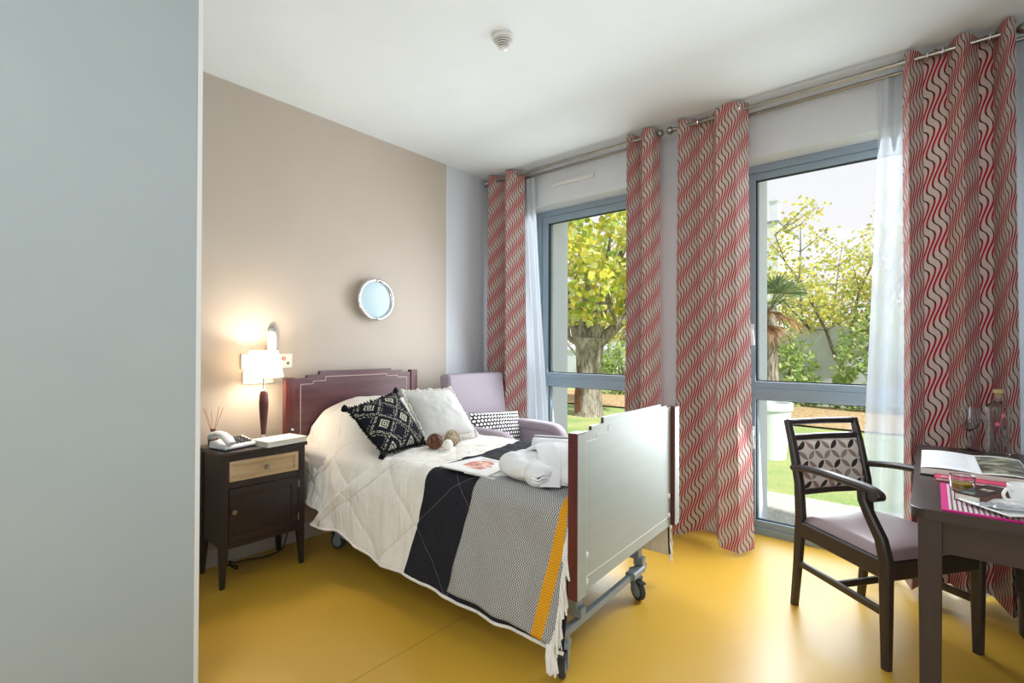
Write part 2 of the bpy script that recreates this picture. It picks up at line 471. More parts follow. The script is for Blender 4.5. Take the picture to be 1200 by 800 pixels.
# smoke detector
t = thing('smoke_detector', 'round white smoke detector on the ceiling', 'smoke detector', (1.506, 1.847, H))
MB().lathe([(0, 0), (.052, 0), (.054, -.006), (.054, -.016), (.050, -.020), (.0, -.020)], 40).build('base', m_whitepl, t)
MB().lathe([(0, -.02), (.044, -.02), (.040, -.026), (.016, -.062), (0, -.062)], 36).build('chamber', m_black, t)
for k in range(5):
    f_ = k / 4; r_ = lerp(.050, .026, f_); z_ = lerp(-.024, -.056, f_)
    MB().lathe([(r_ - .014, z_ + .001), (r_, z_ + .001), (r_, z_ - .002), (r_ - .014, z_ - .002)], 36).build('louvre_ring', m_whitepl, t)
MB().lathe([(0, -.070), (.010, -.069), (.018, -.065), (.020, -.060), (0, -.060)], 32).build('cap', m_whitepl, t)

# ------------------------------------------------------------------ curtain rods
def rod(name, label, x0, x1, y, z, r, group, fin=True, brk=()):
    t = thing(name, label, 'curtain rod', (x0, y, z), 0, group)
    L = x1 - x0
    mb = MB(); mb.tube([(0, 0, 0), (L, 0, 0)], r, 16); mb.build('pole', m_steel, t)
    if fin:
        for xe, sgn in ((0, -1), (L, 1)):
            m = Matrix.Rotation(sgn * PI / 2, 3, 'Y')
            mb = MB().lathe([(0, 0), (.014, 0), (.016, .008), (.012, .014), (.018, .022), (.026, .034), (.027, .044), (.020, .056), (0, .060)], 24, (xe, 0, 0), m)
            mb.build('finial', m_steel, t)
    for bx in brk:
        mb = MB(); mb.tube([(bx - x0, 0, 0), (bx - x0, YW - y, 0)], .007, 10, up=(1, 0, 0))
        mb.lathe([(0, 0), (.028, 0), (.028, .006), (0, .008)], 20, (bx - x0, YW - y, 0), Matrix.Rotation(PI / 2, 3, 'X'))
        mb.build('bracket', m_steel, t)
    return t
RZ, RY, RY2, RZ2 = 2.752, 3.285, 3.385, 2.748
rod('curtain_rod', 'metal rod carrying the patterned curtains of the window behind the bed', 0.08, 1.665, RY, RZ, .0125, 'curtain rods', True, (0.135, 1.60))
rod('curtain_rod', 'metal rod carrying the patterned curtains of the window by the desk', 1.815, 3.435, RY, RZ, .0125, 'curtain rods', True, (1.90, 3.38))
rod('curtain_rod', 'thin wall-side rod holding the white sheer of the window behind the bed', 0.10, 1.64, RY2, RZ2, .011, 'curtain rods', False)
rod('curtain_rod', 'thin wall-side rod holding the white sheer of the window by the desk', 1.84, 3.62, RY2, RZ2, .011, 'curtain rods', False)

def curtain(label, keys, zb, ztop=2.797, seed=0, flare=1.0, yc=RY, rings=(), botshift=0.0, skewb=0.0, full=1.0):
    """keys: list of (x_top, x_bottom, side) alternating folds; side -1 = fold towards the room, +1 = towards the wall"""
    t = thing('curtain', label, 'curtain', (keys[0][0], yc, 0), 0, 'red and brown wavy-line curtains')
    n = len(keys); NU, NV = (n - 1) * 18, 60
    rnd = random.Random(seed); ams = [0.85 + 0.3 * rnd.random() for _ in keys]
    def raw(u, v):
        f = u * (n - 1); i = min(int(f), n - 2); q = f - i
        k = (1 - math.cos(PI * q)) / 2
        qq = q - 0.10 * math.sin(2 * PI * q)
        xt = lerp(keys[i][0], keys[i + 1][0], qq); xb = lerp(keys[i][1], keys[i + 1][1], qq)
        vb = v ** 2.0
        x = lerp(xt, xb, vb)
        at = 0.056; ab = 0.074 * flare
        a0 = keys[i][2] * ams[i]; a1 = keys[i + 1][2] * ams[i + 1]
        y = lerp(a0, a1, k) * lerp(at, ab, v)
        y += 0.010 * v * noise.noise((x * 7 + seed, v * 2.2, seed)) + botshift * v * v * (1 + 0.4 * math.sin(u * 7 + seed))
        x += 0.012 * v * noise.noise((u * 5 + seed * 3, v * 3, 1.7))
        z = lerp(ztop, zb, v) + 0.02 * v * math.sin(u * 9 + seed) * flare + skewb * v * (u - .5)
        z -= (0.012 * (1 - v) * (0.5 + 0.5 * math.cos(PI * 2 * f / 1.0)))
        return Vector((x, yc + y, z))
    arc = [0]
    for i in range(NU):
        arc.append(arc[-1] + (raw((i + 1) / NU, .3) - raw(i / NU, .3)).length)
    def uvf(a, b): return (arc[int(round(a * NU))] * full + seed * 0.37, lerp(ztop, zb, b))
    o = Vector((keys[0][0], yc, 0))
    mb = MB(); mb.grid(lambda a, b: raw(a, b) - o, NU, NV, uvf)
    mb.build('fabric', m_curt, t, smooth=80)
    for xr, dy in rings:
        mb = MB(); rr = 0.021
        pts = [(xr - keys[0][0] + 0.004 * math.sin(2 * PI * k / 20), rr * math.cos(2 * PI * k / 20) + dy, RZ + rr * math.sin(2 * PI * k / 20)) for k in range(21)]
        mb.tube(pts, .0055, 8, cap=False, up=(1, 0, 0)); mb.build('eyelet', m_chrome, t)
    return t
# left of window 1
curtain('narrow wavy-line curtain in the corner behind the armchair', [(0.06, 0.06, .7), (0.13, 0.12, -1), (0.22, 0.22, .9), (0.335, 0.36, -1.2), (0.42, 0.46, .4), (0.455, 0.50, .9)], 0.05, seed=1, full=1.3, rings=((0.30, 0), (0.41, 0)))
# right of window 1
curtain('wavy-line curtain hanging just behind the raised end of the footboard', [(1.435, 1.43, .6), (1.475, 1.46, -.8), (1.535, 1.53, .9), (1.60, 1.59, -1.1), (1.665, 1.66, -.6), (1.69, 1.695, .6)], 0.05, seed=2, full=1.3, rings=((1.655, 0),))
# left of window 2
curtain('wavy-line curtain with a red diagonal bands, between the footboard and the glass door window', [(1.82, 1.80, .5), (1.85, 1.84, -.9), (1.905, 1.91, 0), (1.955, 2.0, 1.0), (2.04, 2.08, .9), (2.10, 2.15, -1.1), (2.22, 2.265, -1.2), (2.275, 2.318, .3)], 0.045, seed=3, full=1.28, rings=((1.97, 0), (2.235, -.02)), flare=1.1, botshift=-0.06)
# right of window 2
curtain('widest wavy-line curtain, hanging behind the desk', [(3.03, 3.03, .5), (3.055, 3.06, -1.0), (3.115, 3.12, .9), (3.205, 3.21, 1.0), (3.265, 3.27, -1.3), (3.325, 3.335, 1.0), (3.375, 3.375, 1.1), (3.41, 3.42, -1.2), (3.445, 3.465, -.4), (3.45, 3.475, .6)], 0.05, seed=4, rings=((3.13, 0), (3.19, 0), (3.36, 0)), flare=1.0)

def sheer(label, x0, x1, b0, b1, nf, seed, ztop=2.735, zb=0.02):
    t = thing('sheer_curtain', label, 'sheer curtain', (x0, RY2, 0), 0, 'white sheer curtains')
    NU, NV = nf * 12, 40
    def fn(u, v):
        x = lerp(lerp(x0, x1, u), lerp(b0, b1, u), v ** 1.2)
        a = 0.018 + 0.014 * v
        y = a * math.sin(2 * PI * nf * u + seed + 0.6 * math.sin(3 * u + seed)) + 0.02 * v * noise.noise((u * 4, v * 2, seed))
        return Vector((x - x0, y + 0.01, lerp(ztop, zb, v)))
    mb = MB(); mb.grid(fn, NU, NV); mb.build('voile', m_sheer, t, smooth=80)
    mb = MB(); mb.grid(lambda u, v: fn(u, v * 0.012) + Vector((0, -.002, 0)), NU, 2); mb.build('heading_tape', m_sheer, t, smooth=80)
    return t
sheer('white sheer curtain beside the wavy-line curtain behind the armchair', 0.30, 0.515, 0.40, 0.72, 4, 0.4)
sheer('white sheer curtain beside and behind the widest wavy-line curtain at the desk', 2.925, 3.60, 2.82, 3.64, 9, 1.1)

# ------------------------------------------------------------------ bed (local: x from the head, y across)
BED = thing('hospital_bed', 'mahogany hospital bed on castors with stepped head and foot boards', 'bed', (0.06, 1.935, 0), math.radians(2))
BEDM = Matrix.Translation((0.06, 1.935, 0)) @ Matrix.Rotation(math.radians(2), 4, 'Z')
def board(x0, x1, zb, zp, steps, postL, postR, matp, matpost, inm, pf, name):
    b = bpy.data.objects.new(name, None)
    # steps : list of (lat, z) tops from left to right
    poly = [(postL[1], zb)] + [(postR[0], zb)] + steps[::-1]
    mb = MB(); mb.prism(poly, lambda a, c, d: (d, a, c), x0 + .006, pf, .0015)
    o = mb.build(name, matp, BED, smooth=30)
    for (a, c), z in ((postL, zp[0]), (postR, zp[1])):
        p = MB(); p.box(x0, x1, a, c, zb, z, .004); p.build('post', matpost, o)
    # inlay line following the steps
    off = 0.038; xs = pf + (.0006 if pf < 1 else .0026)
    path = []
    s = steps
    for i, (l, z) in enumerate(s):
        mid = (s[0][0] + s[-1][0]) / 2
        sg = 1 if l < mid else -1
        path.append((l + sg * off, z - off))
    zi = zb + .05
    path = [(path[0][0], zi)] + path + [(path[-1][0], zi)]
    k = MB()
    for (a0, c0), (a1, c1) in zip(path, path[1:] + path[:1]):
        w = 0.0022
        k.box(xs - .0012, xs + .0012, min(a0, a1) - w, max(a0, a1) + w, min(c0, c1) - w, max(c0, c1) + w)
    k.build('inlay_line', inm, o, smooth=0)
    return o
hs = [(-.47, 1.056), (-.386, 1.056), (-.386, 1.073), (-.299, 1.073), (-.299, 1.098), (.266, 1.098), (.266, 1.083), (.362, 1.083), (.362, 1.068), (.45, 1.068)]
hb = board(0.02, 0.062, 0.36, (1.063, 1.083), hs, (-.53, -.47), (.45, .512), m_mahog, m_mahogv, m_inlay, .054, 'headboard')
fs = [(-.455, .938), (-.371, .938), (-.371, .953), (-.273, .953), (-.273, .976), (.322, .976), (.322, .962), (.395, .962), (.395, .952), (.455, .952)]
fb = board(2.055, 2.097, 0.345, (.945, .953), fs, (-.515, -.455), (.455, .515), m_mahog, m_mahogv, m_inlayg, 2.072, 'footboard')
# front sheets of footboard and posts, glancing sheen coloured in as grey
mb = MB(); mb.prism([(-.455, .346), (.455, .346)] + fs[::-1], lambda a, c, d: (d, a, c), 2.0715, 2.0745); lab(mb.build('front_panel', m_foot_sheen, fb, smooth=30), 'front face with grey sheen painted in')
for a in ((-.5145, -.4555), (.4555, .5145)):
    mb = MB(); mb.box(2.0965, 2.0985, a[0], a[1], .349, .941 if a[0] < 0 else .949, .0008); lab(mb.build('post_face', m_foot_sheen, fb), 'front face of the post with grey sheen painted in')
for a, z in ((-.415, .476), (-.415, .378), (.43, .500), (.43, .402)):
    MB().lathe([(.0135, 0), (.0135, .004), (.009, .007), (0, .0075)], 20, (2.0735, a, z), Matrix.Rotation(PI / 2, 3, 'Y')).build('bolt_cap', m_whitepl, fb)
# under-bed chassis
mb = MB()
for l in (-.30, .30): mb.box(.22, 1.98, l - .025, l + .025, .20, .25, .006)
mb.box(1.965, 1.99, -.44, .36, .135, .165, .005); mb.box(.22, .27, -.33, .33, .135, .175, .006)
for l in (-.30, .30): mb.box(.22, .27, l - .02, l + .02, .17, .21, .004); mb.box(1.95, 2.0, l - .02, l + .02, .17, .21, .004)
mb.build('chassis', m_greymet, BED)
mb = MB(); mb.box(.08, 2.03, -.42, .42, .40, .45, .01); mb.box(.3, .36, -.3, .3, .25, .40); mb.box(1.7, 1.76, -.3, .3, .25, .40)
mb.build('mattress_base', m_greymet, BED)
mb = MB()
mb.hexa([(.36, -.34, .10), (.80, -.34, .10), (.80, -.2, .10), (.36, -.2, .10), (.36, -.34, .19), (.66, -.34, .19), (.66, -.2, .19), (.36, -.2, .19)], .01)
mb.build('motor_cover', m_greymet, BED)
mb = MB(); mb.box(.08, 2.04, -.455, .455, .45, .64, .04, 4); mb.build('mattress', m_gcush, BED)
def caster(x, y, rz, nm='castor'):
    c = bpy.data.objects.new(nm, None); COL.objects.link(c); c.parent = BED; c.location = (x, y, 0); c.rotation_euler = (0, 0, rz)
    r = .048
    mt = Matrix.Rotation(PI / 2, 3, 'X')
    MB().lathe([(.0, -.012), (.03, -.013), (.036, -.013), (r - .004, -.013), (r, -.008), (r, .008), (r - .004, .013), (.036, .013), (.03, .013), (0, .012)], 28, (-.028, 0, r), mt).build('tyre', m_rubber, c)
    MB().lathe([(0, -.016), (.020, -.016), (.030, -.014), (.033, -.0135), (.033, .0135), (.030, .014), (.020, .016), (0, .016)], 24, (-.028, 0, r), mt).build('hub', m_greymet, c)
    mb = MB()
    for s in (-1, 1):
        mb.prism([(-.045, r - .012), (-.018, r - .014), (.03, r + .062), (-.03, r + .062)], lambda a, b, d: (a, d, b), s * .018, s * .023, .001)
    mb.box(-.035, .034, -.026, .026, r + .056, r + .068, .004)
    mb.lathe([(0, 0), (.022, 0), (.022, .03), (0, .03)], 16, (.012, 0, r + .06)); mb.build('fork', m_greymet, c)
    mb = MB(); mb.box(-.07, -.03, -.018, .018, r + .040, r + .050, .004); mb.build('brake_pedal', m_rubber, c)
caster(.275, -.28, .3); caster(1.95, .30, 2.6); caster(1.975, -.41, 2.0); caster(.275, .28, .3)
mb = MB(); mb.bar([(1.98, .18, .155), (1.98, .30, .155)], .05, .035); mb.build('castor_arm', m_greymet, BED)
# thin lever by the headboard
MB().lathe([(.0, 0), (.007, 0), (.007, .012), (0, .013)], 14, (0.062, -.49, .745), Matrix.Rotation(PI / 2, 3, 'Y')).build('bolt_cap', m_whitepl, hb)

# ---- quilt surface
ZTOP = 0.672
HALF = 0.475
def bulge(x, l):
    fx_ = sstep(0.80, 0.30, x) * (0.55 + 0.45 * sstep(0.02, 0.14, x))
    fl_ = max(0.0, 1 - abs(l / 0.46) ** 3.2)
    return 0.24 * fx_ * fl_
NEAR_HEM = [(0.06, .40), (.20, .355), (.34, .340), (.41, .335), (.43, .272), (.50, .268), (.66, .283), (.80, .235), (.95, .20), (1.18, .203), (1.47, .178), (1.8, .162), (2.05, .160)]
FAR_HEM = [(0.06, .36), (.6, .26), (1.2, .20), (1.9, .17), (2.05, .165)]
# arc-length like parameter s in [0,1]: near hem -> top -> far hem
S1, S2, S3, S4 = 0.30, 0.36, 0.70, 0.76
def quilt_pt(x, s, off=0.0, near=NEAR_HEM, far=FAR_HEM, wr=1.0, lift=0.0):
    r = 0.075
    topz = ZTOP + off
    hw = HALF + off
    if s <= S1:
        q = s / S1; hz_ = interp(x, near); z = lerp(hz_, topz - r, q); l = -(hw + .055 * (1 - q) ** 1.2)
        nrm = Vector((0, -1, .08)); side = -1; qs = 1 - q
    elif s <= S2:
        q = (s - S1) / (S2 - S1); a = q * PI / 2; l = -(hw - r) - r * math.cos(a); z = topz - r + r * math.sin(a)
        nrm = Vector((0, -math.cos(a), math.sin(a))); side = -1; qs = 0
    elif s <= S3:
        q = (s - S2) / (S3 - S2); l = lerp(-(hw - r), hw - r, q); z = topz; nrm = Vector((0, 0, 1)); side = 0; qs = 0
    elif s <= S4:
        q = (s - S3) / (S4 - S3); a = q * PI / 2; l = (hw - r) + r * math.sin(a); z = topz - r + r * math.cos(a)
        nrm = Vector((0, math.sin(a), math.cos(a))); side = 1; qs = 0
    else:
        q = (s - S4) / (1 - S4); hz_ = interp(x, far); z = lerp(topz - r, hz_, q); l = hw + .045 * q ** 1.2
        nrm = Vector((0, 1, .08)); side = 1; qs = q
    b = bulge(x, l)
    z += b * (1.0 if side == 0 else (1 - qs * .6))
    # near side is pulled in beside the pillow
    if side <= 0:
        pull = sstep(.62, .12, x) * sstep(-.25, -.5, l)
        l += pull * 0.035
        if s <= S2: z -= pull * 0.05 * (1 - qs)
    P_ = Vector((x, l, z))
    # wrinkles
    w = 0.0
    w += 0.010 * noise.noise((x * 5.2 + 3, l * 5.0, z * 3.0)) + 0.005 * noise.noise((x * 13, l * 13, z * 7 + 4))
    if side != 0:
        w += 0.011 * qs ** .7 * math.sin(x * 26 + 2.2 * noise.noise((x * 3, z * 2, 1))) * (0.4 + .6 * noise.noise((x * 2.1, 3.3, side)) ** 2 + .2)
        w += 0.014 * qs * noise.noise((x * 3.1 + side, z * 2.5, 8))
    # drape folds where the quilt comes off the pillow
    w += 0.019 * sstep(.85, .40, x) * noise.noise((x * 9 + l * 6, l * 3 - z * 8, 2.2)) * (1 if side <= 0 else .5)
    if side < 0 and s <= S1:
        # big overlapping fold near the head
        xf = .424 + (z - .268) * 1.15
        dx = x - xf
        up = sstep(.66, .48, z)
        w += up * (0.070 * sstep(-.014, .010, dx) * math.exp(-max(dx, 0) / .20))
    if side != 0: w += .0065 * noise.noise((x * 20, z * 4, 3.3)) + .006 * noise.noise((x * 11 + z * 9, z * 4, 9.1))
    else: w += .0035 * noise.noise((x * 9 + l * 4, l * 22, 5.5))
    P_ += nrm.normalized() * (w * wr)
    return P_
CELL = 0.255
def seam_depth(x, s):
    """diamond quilting: distance to the nearest seam in a lattice"""
    L = s_len(s)
    a = (x + L) / (CELL * 1.9); b = (x - L) / (CELL * 1.9)
    da = abs(a - round(a)) * CELL; db = abs(b - round(b)) * CELL
    return min(da, db)
def s_len(s):
    return interp(s, [(0, 0), (S1, .43), (S2, .55), (S3, 1.35), (S4, 1.47), (1, 1.88)])
def quilt_q(x, s, off=0.0, **k):
    d = seam_depth(x, s)
    puff = 0.0065 * (1 - math.exp(-d / 0.010)) - 0.004
    p0 = quilt_pt(x, s, off + puff, **k)
    return p0
def xb(s):      # left edge of the charcoal panel
    if s <= S1: return lerp(1.185, 1.262, s / S1)
    if s <= S2: return lerp(1.262, 1.25, (s - S1) / (S2 - S1))
    return lerp(1.25, 1.06, (s - S2) / (1 - S2))
QX1 = 2.048
quilt = thing('quilt', 'cream quilted bedspread with a wide charcoal panel, draped over the bed', 'bedspread', (0.06, 1.935, 0), math.radians(2))
mb = MB(); mb.grid(lambda a, b: quilt_q(lerp(.066, xb(b), a), b), 150, 150); lab(mb.build('cream_panel', m_quilt, quilt, smooth=75, solid=.006), 'cream white half of the quilt')
mb = MB(); mb.grid(lambda a, b: quilt_q(lerp(xb(b), QX1, a), b), 70, 120); lab(mb.build('charcoal_panel', m_blackq, quilt, smooth=75, solid=.006), 'charcoal black half of the quilt')
mb = MB(); mb.grid(lambda a, b: quilt_pt(lerp(1.2, QX1 - .004, a), b, -.008), 30, 60); lab(mb.build('lining', m_quilt, quilt, smooth=75), 'cream lining')
mb = MB(); mb.tube([quilt_pt(lerp(.066, QX1, i / 160), 0.0) + Vector((0, -.003, -.004)) for i in range(161)], .0075, 8)
mb.tube([quilt_pt(lerp(.066, QX1, i / 100), 1.0) + Vector((0, .003, -.004)) for i in range(101)], .0075, 8)
lab(mb.build('hem_piping', m_quilt, quilt), 'cream edge piping along the hem')
# stitched seams drawn as thin raised threads
def threads(x0f, x1f, name, mat, r):
    mb = MB()
    for fam in (1, -1):
        for k in range(-8, 16):
            run = []
            for i in range(0, 241):
                s = i / 240; L = s_len(s)
                x = k * CELL * 1.9 - fam * L
                if x0f(s) + .004 < x < x1f(s) - .004: run.append(quilt_pt(x, s, 0.0005))
                else:
                    if len(run) > 3: mb.tube(run, r, 5)
                    run = []
            if len(run) > 3: mb.tube(run, r, 5)
    return mb.build(name, mat, quilt, smooth=80)
threads(lambda s: .07, xb, 'stitching', m_stitch_shade, .0012)
threads(xb, lambda s: 1.62, 'stitching', m_stitchd, .0016)

# ---- throw
def xt(s):
    if s <= S1: return lerp(1.474, 1.565, s / S1)
    return lerp(1.565, 1.50, (s - S1) / (1 - S1))
T_NEAR = [(1.4, .208), (1.6, .203), (1.8, .185), (1.97, .172), (2.1, .17)]
T_FAR = [(1.4, .22), (2.1, .20)]
def throw_x(a, s):
    x = xt(s) + a * 0.525
    return x if x < 2.03 else 2.03 + (x - 2.03) * 0.2
def throw_pt(a, s):
    return quilt_pt(throw_x(a, s), s, 0.012, near=T_NEAR, far=T_FAR)
THROW = thing('throw_blanket', 'grey herringbone throw with a mustard stripe and white tassels, across the foot of the bed', 'blanket', (0.06, 1.935, 0), math.radians(2))
mb = MB(); mb.grid(throw_pt, 70, 130, lambda a, b: (a * .525, s_len(b)))
mb.build('woven_cloth', m_throw, THROW, smooth=75, solid=.006)
rt = random.Random(3)
def tassel(mb, p, L, lean, r=.007):
    for k in range(5):
        a = rt.uniform(-1, 1) * .010; b = rt.uniform(-1, 1) * .008
        mb.tube([p, p + Vector((a * .5 + lean[0] * .4, b + lean[1] * .4, -L * .35)), p + Vector((a + lean[0], b * 1.6 + lean[1], -L * rt.uniform(.85, 1.05)))], [r * .45, r * .6, r * .3], 5)
# tassels run down the foot edge of the cloth on both sides of the bed
for i in range(26):
    s = S1 * (1 - i / 25.0) * 1.1
    p = throw_pt(1.0, s) + Vector((.002, -.006, 0))
    mb = MB(); tassel(mb, p, .085, (.012 + .010 * math.sin(i), -.012)); mb.build('tassel', m_tasselw, THROW)
for i in range(10):
    s = S4 + (1 - S4) * (i / 9.0)
    p = throw_pt(1.0, s) + Vector((.004, .008, 0))
    mb = MB(); tassel(mb, p, .09, (.014, .012)); mb.build('tassel', m_tasselw, THROW)
for i in range(4):
    p = throw_pt(1.0 - .012 * i, 0.0) + Vector((0.01, -.004, .005))
    mb = MB(); tassel(mb, p, .10, (.02, -.01), .009); mb.build('tassel', m_tasselw, THROW)

# ------------------------------------------------------------------ cushions
def cushion_mesh(w, h, th, seed, nu=28, pinch=.03):
    def fn(sgn):
        def f(a, b):
            x = (a * 2 - 1); y = (b * 2 - 1)
            e = max(0, (1 - x * x)) ** .55 * max(0, (1 - y * y)) ** .55
            px = x * (1 - pinch * (1 - y * y) * 1.0); py = y * (1 - pinch * (1 - x * x))
            z = sgn * (th / 2) * e * (1 + .10 * noise.noise((x * 2.3 + seed, y * 2.3, sgn)))
            z += .006 * e * noise.noise((x * 6, y * 6 + seed, sgn * 2))
            return Vector((px * w / 2, py * h / 2, z))
        return f
    mb = MB(); mb.grid(fn(1), nu, nu); mb.grid(lambda a, b: fn(-1)(1 - a, b), nu, nu, lambda a, b: (1 - a, b))
    return mb, fn
def frame_from(right, up, c):
    r = Vector(right).normalized(); n = r.cross(Vector(up)).normalized(); u_ = n.cross(r).normalized()
    m = Matrix((r, u_, n)).transposed().to_4x4(); m.translation = Vector(c); return m
def cushion(name, label, mat, c, right, up, w, h, th, seed, fringe=None):
    t = thing(name, label, 'cushion', (0, 0, 0)); t.matrix_world = frame_from(right, up, c)
    mb, fn = cushion_mesh(w, h, th, seed); mb.build('cover', mat, t, smooth=70, weld=True)
    return t, fn(1)
def corner_cushion(name, label, mat, TL, TR_, BR, BL, th, seed):
    t = thing(name, label, 'cushion', tuple((Vector(TL) + Vector(TR_) + Vector(BR) + Vector(BL)) / 4)); o = t.location.copy()
    TL, TR_, BR, BL = [Vector(q) - o for q in (TL, TR_, BR, BL)]
    n = (TR_ - BL).cross(TL - BR).normalized()
    mb0, fn = cushion_mesh(2, 2, th * 1.0, seed); mb0.bm.free()
    def warp(g):
        def f(a, b):
            p = g(a, b); u, v = (p.x + 1) / 2, (p.y + 1) / 2
            q = (BL * (1 - u) + BR * u) * (1 - v) + (TL * (1 - u) + TR_ * u) * v
            return q + n * p.z
        return f
    F1 = warp(fn(1)); F2 = warp(fn(-1)); nu = 30
    mb = MB(); mb.grid(F1, nu, nu); mb.grid(lambda a, b: F2(1 - a, b), nu, nu, lambda a, b: (1 - a, b))
    mb.build('cover', mat, t, smooth=70, weld=True)
    return t, F1, n, (TL, TR_, BR, BL)
t, f, nrm_, cs_ = corner_cushion('cushion', 'black cushion with pale diamond motifs and tufted corners, leaning on the bed pillow', m_bcush, (.70, 1.488, .905), (.625, 1.855, .972), (.872, 1.885, .695), (.945, 1.540, .700), .17, 1)
cx_ = ((cs_[1] - cs_[0]) + (cs_[2] - cs_[3])).normalized(); cy_ = ((cs_[0] - cs_[3]) + (cs_[1] - cs_[2])).normalized()
rc = random.Random(11)
mb = MB()
edges = []
for k in range(64):
    a = k / 64
    for (u0, v0, ox, oy) in ((a, 0, 0, -1), (a, 1, 0, 1), (0, a, -1, 0), (1, a, 1, 0)):
        p = f(u0, v0); L = rc.uniform(.010, .018)
        mb.tube([p, p + cx_ * (ox * L + rc.uniform(-.006, .006)) + cy_ * (oy * L + rc.uniform(-.006, .006)) + nrm_ * rc.uniform(-.006, .006)], [.005, .002], 5)
mb.build('fringe', m_btass, t)
for (u0, v0) in ((0, 0), (1, 0), (0, 1), (1, 1)):
    mb = MB(); p = f(u0, v0)
    for k in range(26):
        d = (cx_ * (u0 * 2 - 1 + rc.uniform(-.6, .6)) + cy_ * (v0 * 2 - 1 + rc.uniform(-.6, .6)) + nrm_ * rc.uniform(-.6, .6)).normalized()
        mb.tube([p, p + d * .02, p + d * rc.uniform(.03, .04)], [.009, .009, .006], 7)
    mb.build('tuft', m_btass, t)
t, f = cushion('cushion', 'pale grey linen cushion with cream fringe along its edges, beside the black one', m_gcush, (.775, 2.085, .838), (.043, .999, -.011), (-.693, .037, .72), .385, .37, .15, 5)
mb = MB()
for k in range(44):
    a = k / 44
    for (u0, v0, ox, oy) in ((a, 0, 0, -1), (a, 1, 0, 1), (0, a, -1, 0), (1, a, 1, 0)):
        p = f(u0, v0) + Vector((ox, oy, 0)) * .006
        mb.sphere(p + Vector((rc.uniform(-.004, .004), rc.uniform(-.004, .004), rc.uniform(-.004, .004))), rc.uniform(.006, .010), 7, 5)
for (u0, v0) in ((0, 0), (1, 0), (0, 1), (1, 1), (.3, 1), (.55, 1)):
    p = f(u0, v0) + Vector((0, (v0 * 2 - 1) * .01, 0)); mb.sphere(p, .015, 10, 7)
mb.build('fringe', m_pomp, t)

# decorative balls on the quilt
m_wick = Mat('brown_wicker', (120, 74, 48), 0.8); wv = m_wick.noise(70, 2, stretch=(1, 1, .15)); m_wick.color(m_wick.mix((wv - .5) * 4 + .5, (150, 100, 70), (60, 34, 22))); m_wick.bump(wv, .8, .006)
m_wick2 = Mat('beige_wicker', (190, 172, 146), 0.85); wv = m_wick2.noise(90, 2); m_wick2.color(m_wick2.mix((wv - .5) * 4 + .5, (206, 190, 164), (140, 120, 94))); m_wick2.bump(wv, .8, .006)
m_ball = fabric('white_matt_ball', (240, 236, 226), (228, 222, 210), 100, .1)
def bedw(x, y, z): return BEDM @ Vector((x, y, z))
def ball(label, mat, x, y, z, r):
    o = MB().sphere((0, 0, 0), r, 28, 18).build('decorative_ball', mat, loc=bedw(x, y, z + r)); tag(o, label, 'decorative ball', 'decorative balls on the bed'); return o
def add_strands(o, r, mat, n, name):
    rr = random.Random(n); mb = MB()
    for k in range(n):
        ax = Vector((rr.gauss(0, 1), rr.gauss(0, 1), rr.gauss(0, 1))).normalized(); b = ax.orthogonal().normalized(); c = ax.cross(b)
        mb.tube([(b * math.cos(2 * PI * i / 24) + c * math.sin(2 * PI * i / 24)) * r * 1.0 for i in range(25)], r * .07, 5, cap=False)
    mb.build(name, mat, o)
o = ball('brown woven wicker ball on the bed', m_wick, .915, -.10, ZTOP + .003, .042); add_strands(o, .043, m_wick, 14, 'cane')
o = ball('smallest ball, plain white, on the bed', m_ball, 1.0, -.08, ZTOP + .003, .030)
o = ball('beige woven wicker ball on the bed', m_wick2, .925, .03, ZTOP + .003, .044); add_strands(o, .045, m_wick2, 12, 'cane')

# magazine and paper
m_mag = Mat('magazine_cover', (236, 234, 230), 0.4)
u, v = m_mag.uv(); ex = (u - .52) / .30; ey = (v - .52) / .32; rr_ = (ex * ex + ey * ey).sqrt(); nf = m_mag.noise(28, 3); nf2 = m_mag.noise(60, 2)
inside = (rr_ + (nf - .5) * .7).lt(.92)
flo = m_mag.mix((nf2 - .5) * 5 + .5, (232, 150, 110), m_mag.mix((nf - .5) * 6 + .5, (150, 60, 80), (246, 236, 226)))
txt = (v.gt(.86)) * (v.lt(.91)) * (u.gt(.15)) * (u.lt(.85)) * (u * 46.0).frac().gt(.4)
m_mag.color(m_mag.mix(txt, m_mag.mix(inside, (238, 236, 232), flo), (120, 120, 124)))
def sheet(mb, x0, x1, y0, y1, z, t):
    mb.box(x0, x1, y0, y1, z, z + t)
def quad_slab(name, label, cat, mat, P4, z0, z1, parent=None):
    mb = MB()
    vb = [mb.bm.verts.new((p[0], p[1], z0)) for p in P4]; vt = [mb.bm.verts.new((p[0], p[1], z1)) for p in P4]
    mb.face(vt, [(0, 0), (1, 0), (1, 1), (0, 1)]); mb.face(vb[::-1])
    for i in range(4): k = (i + 1) % 4; mb.face([vb[i], vb[k], vt[k], vt[i]])
    o = mb.build(name, mat, parent, smooth=0)
    if label: tag(o, label, cat)
    return o
def bq(*pts): return [bedw(a, b, 0) for a, b in pts]
zt_ = ZTOP + .006
quad_slab('magazine', 'white magazine with a round floral picture on its cover, on the charcoal panel', 'magazine', m_mag, bq((1.30, -.425), (1.60, -.43), (1.555, -.19), (1.325, -.165)), zt_ + .014, zt_ + .021)
m_leaf2 = Mat('white_printed_paper', (232, 232, 230), .6)
u, v = m_leaf2.uv(); l_ = (v * 14.0).frac().lt(.3) * (m_leaf2.noise(60).gt(.5)); m_leaf2.color(m_leaf2.mix(l_ * .5, (234, 234, 230), (90, 110, 90)))
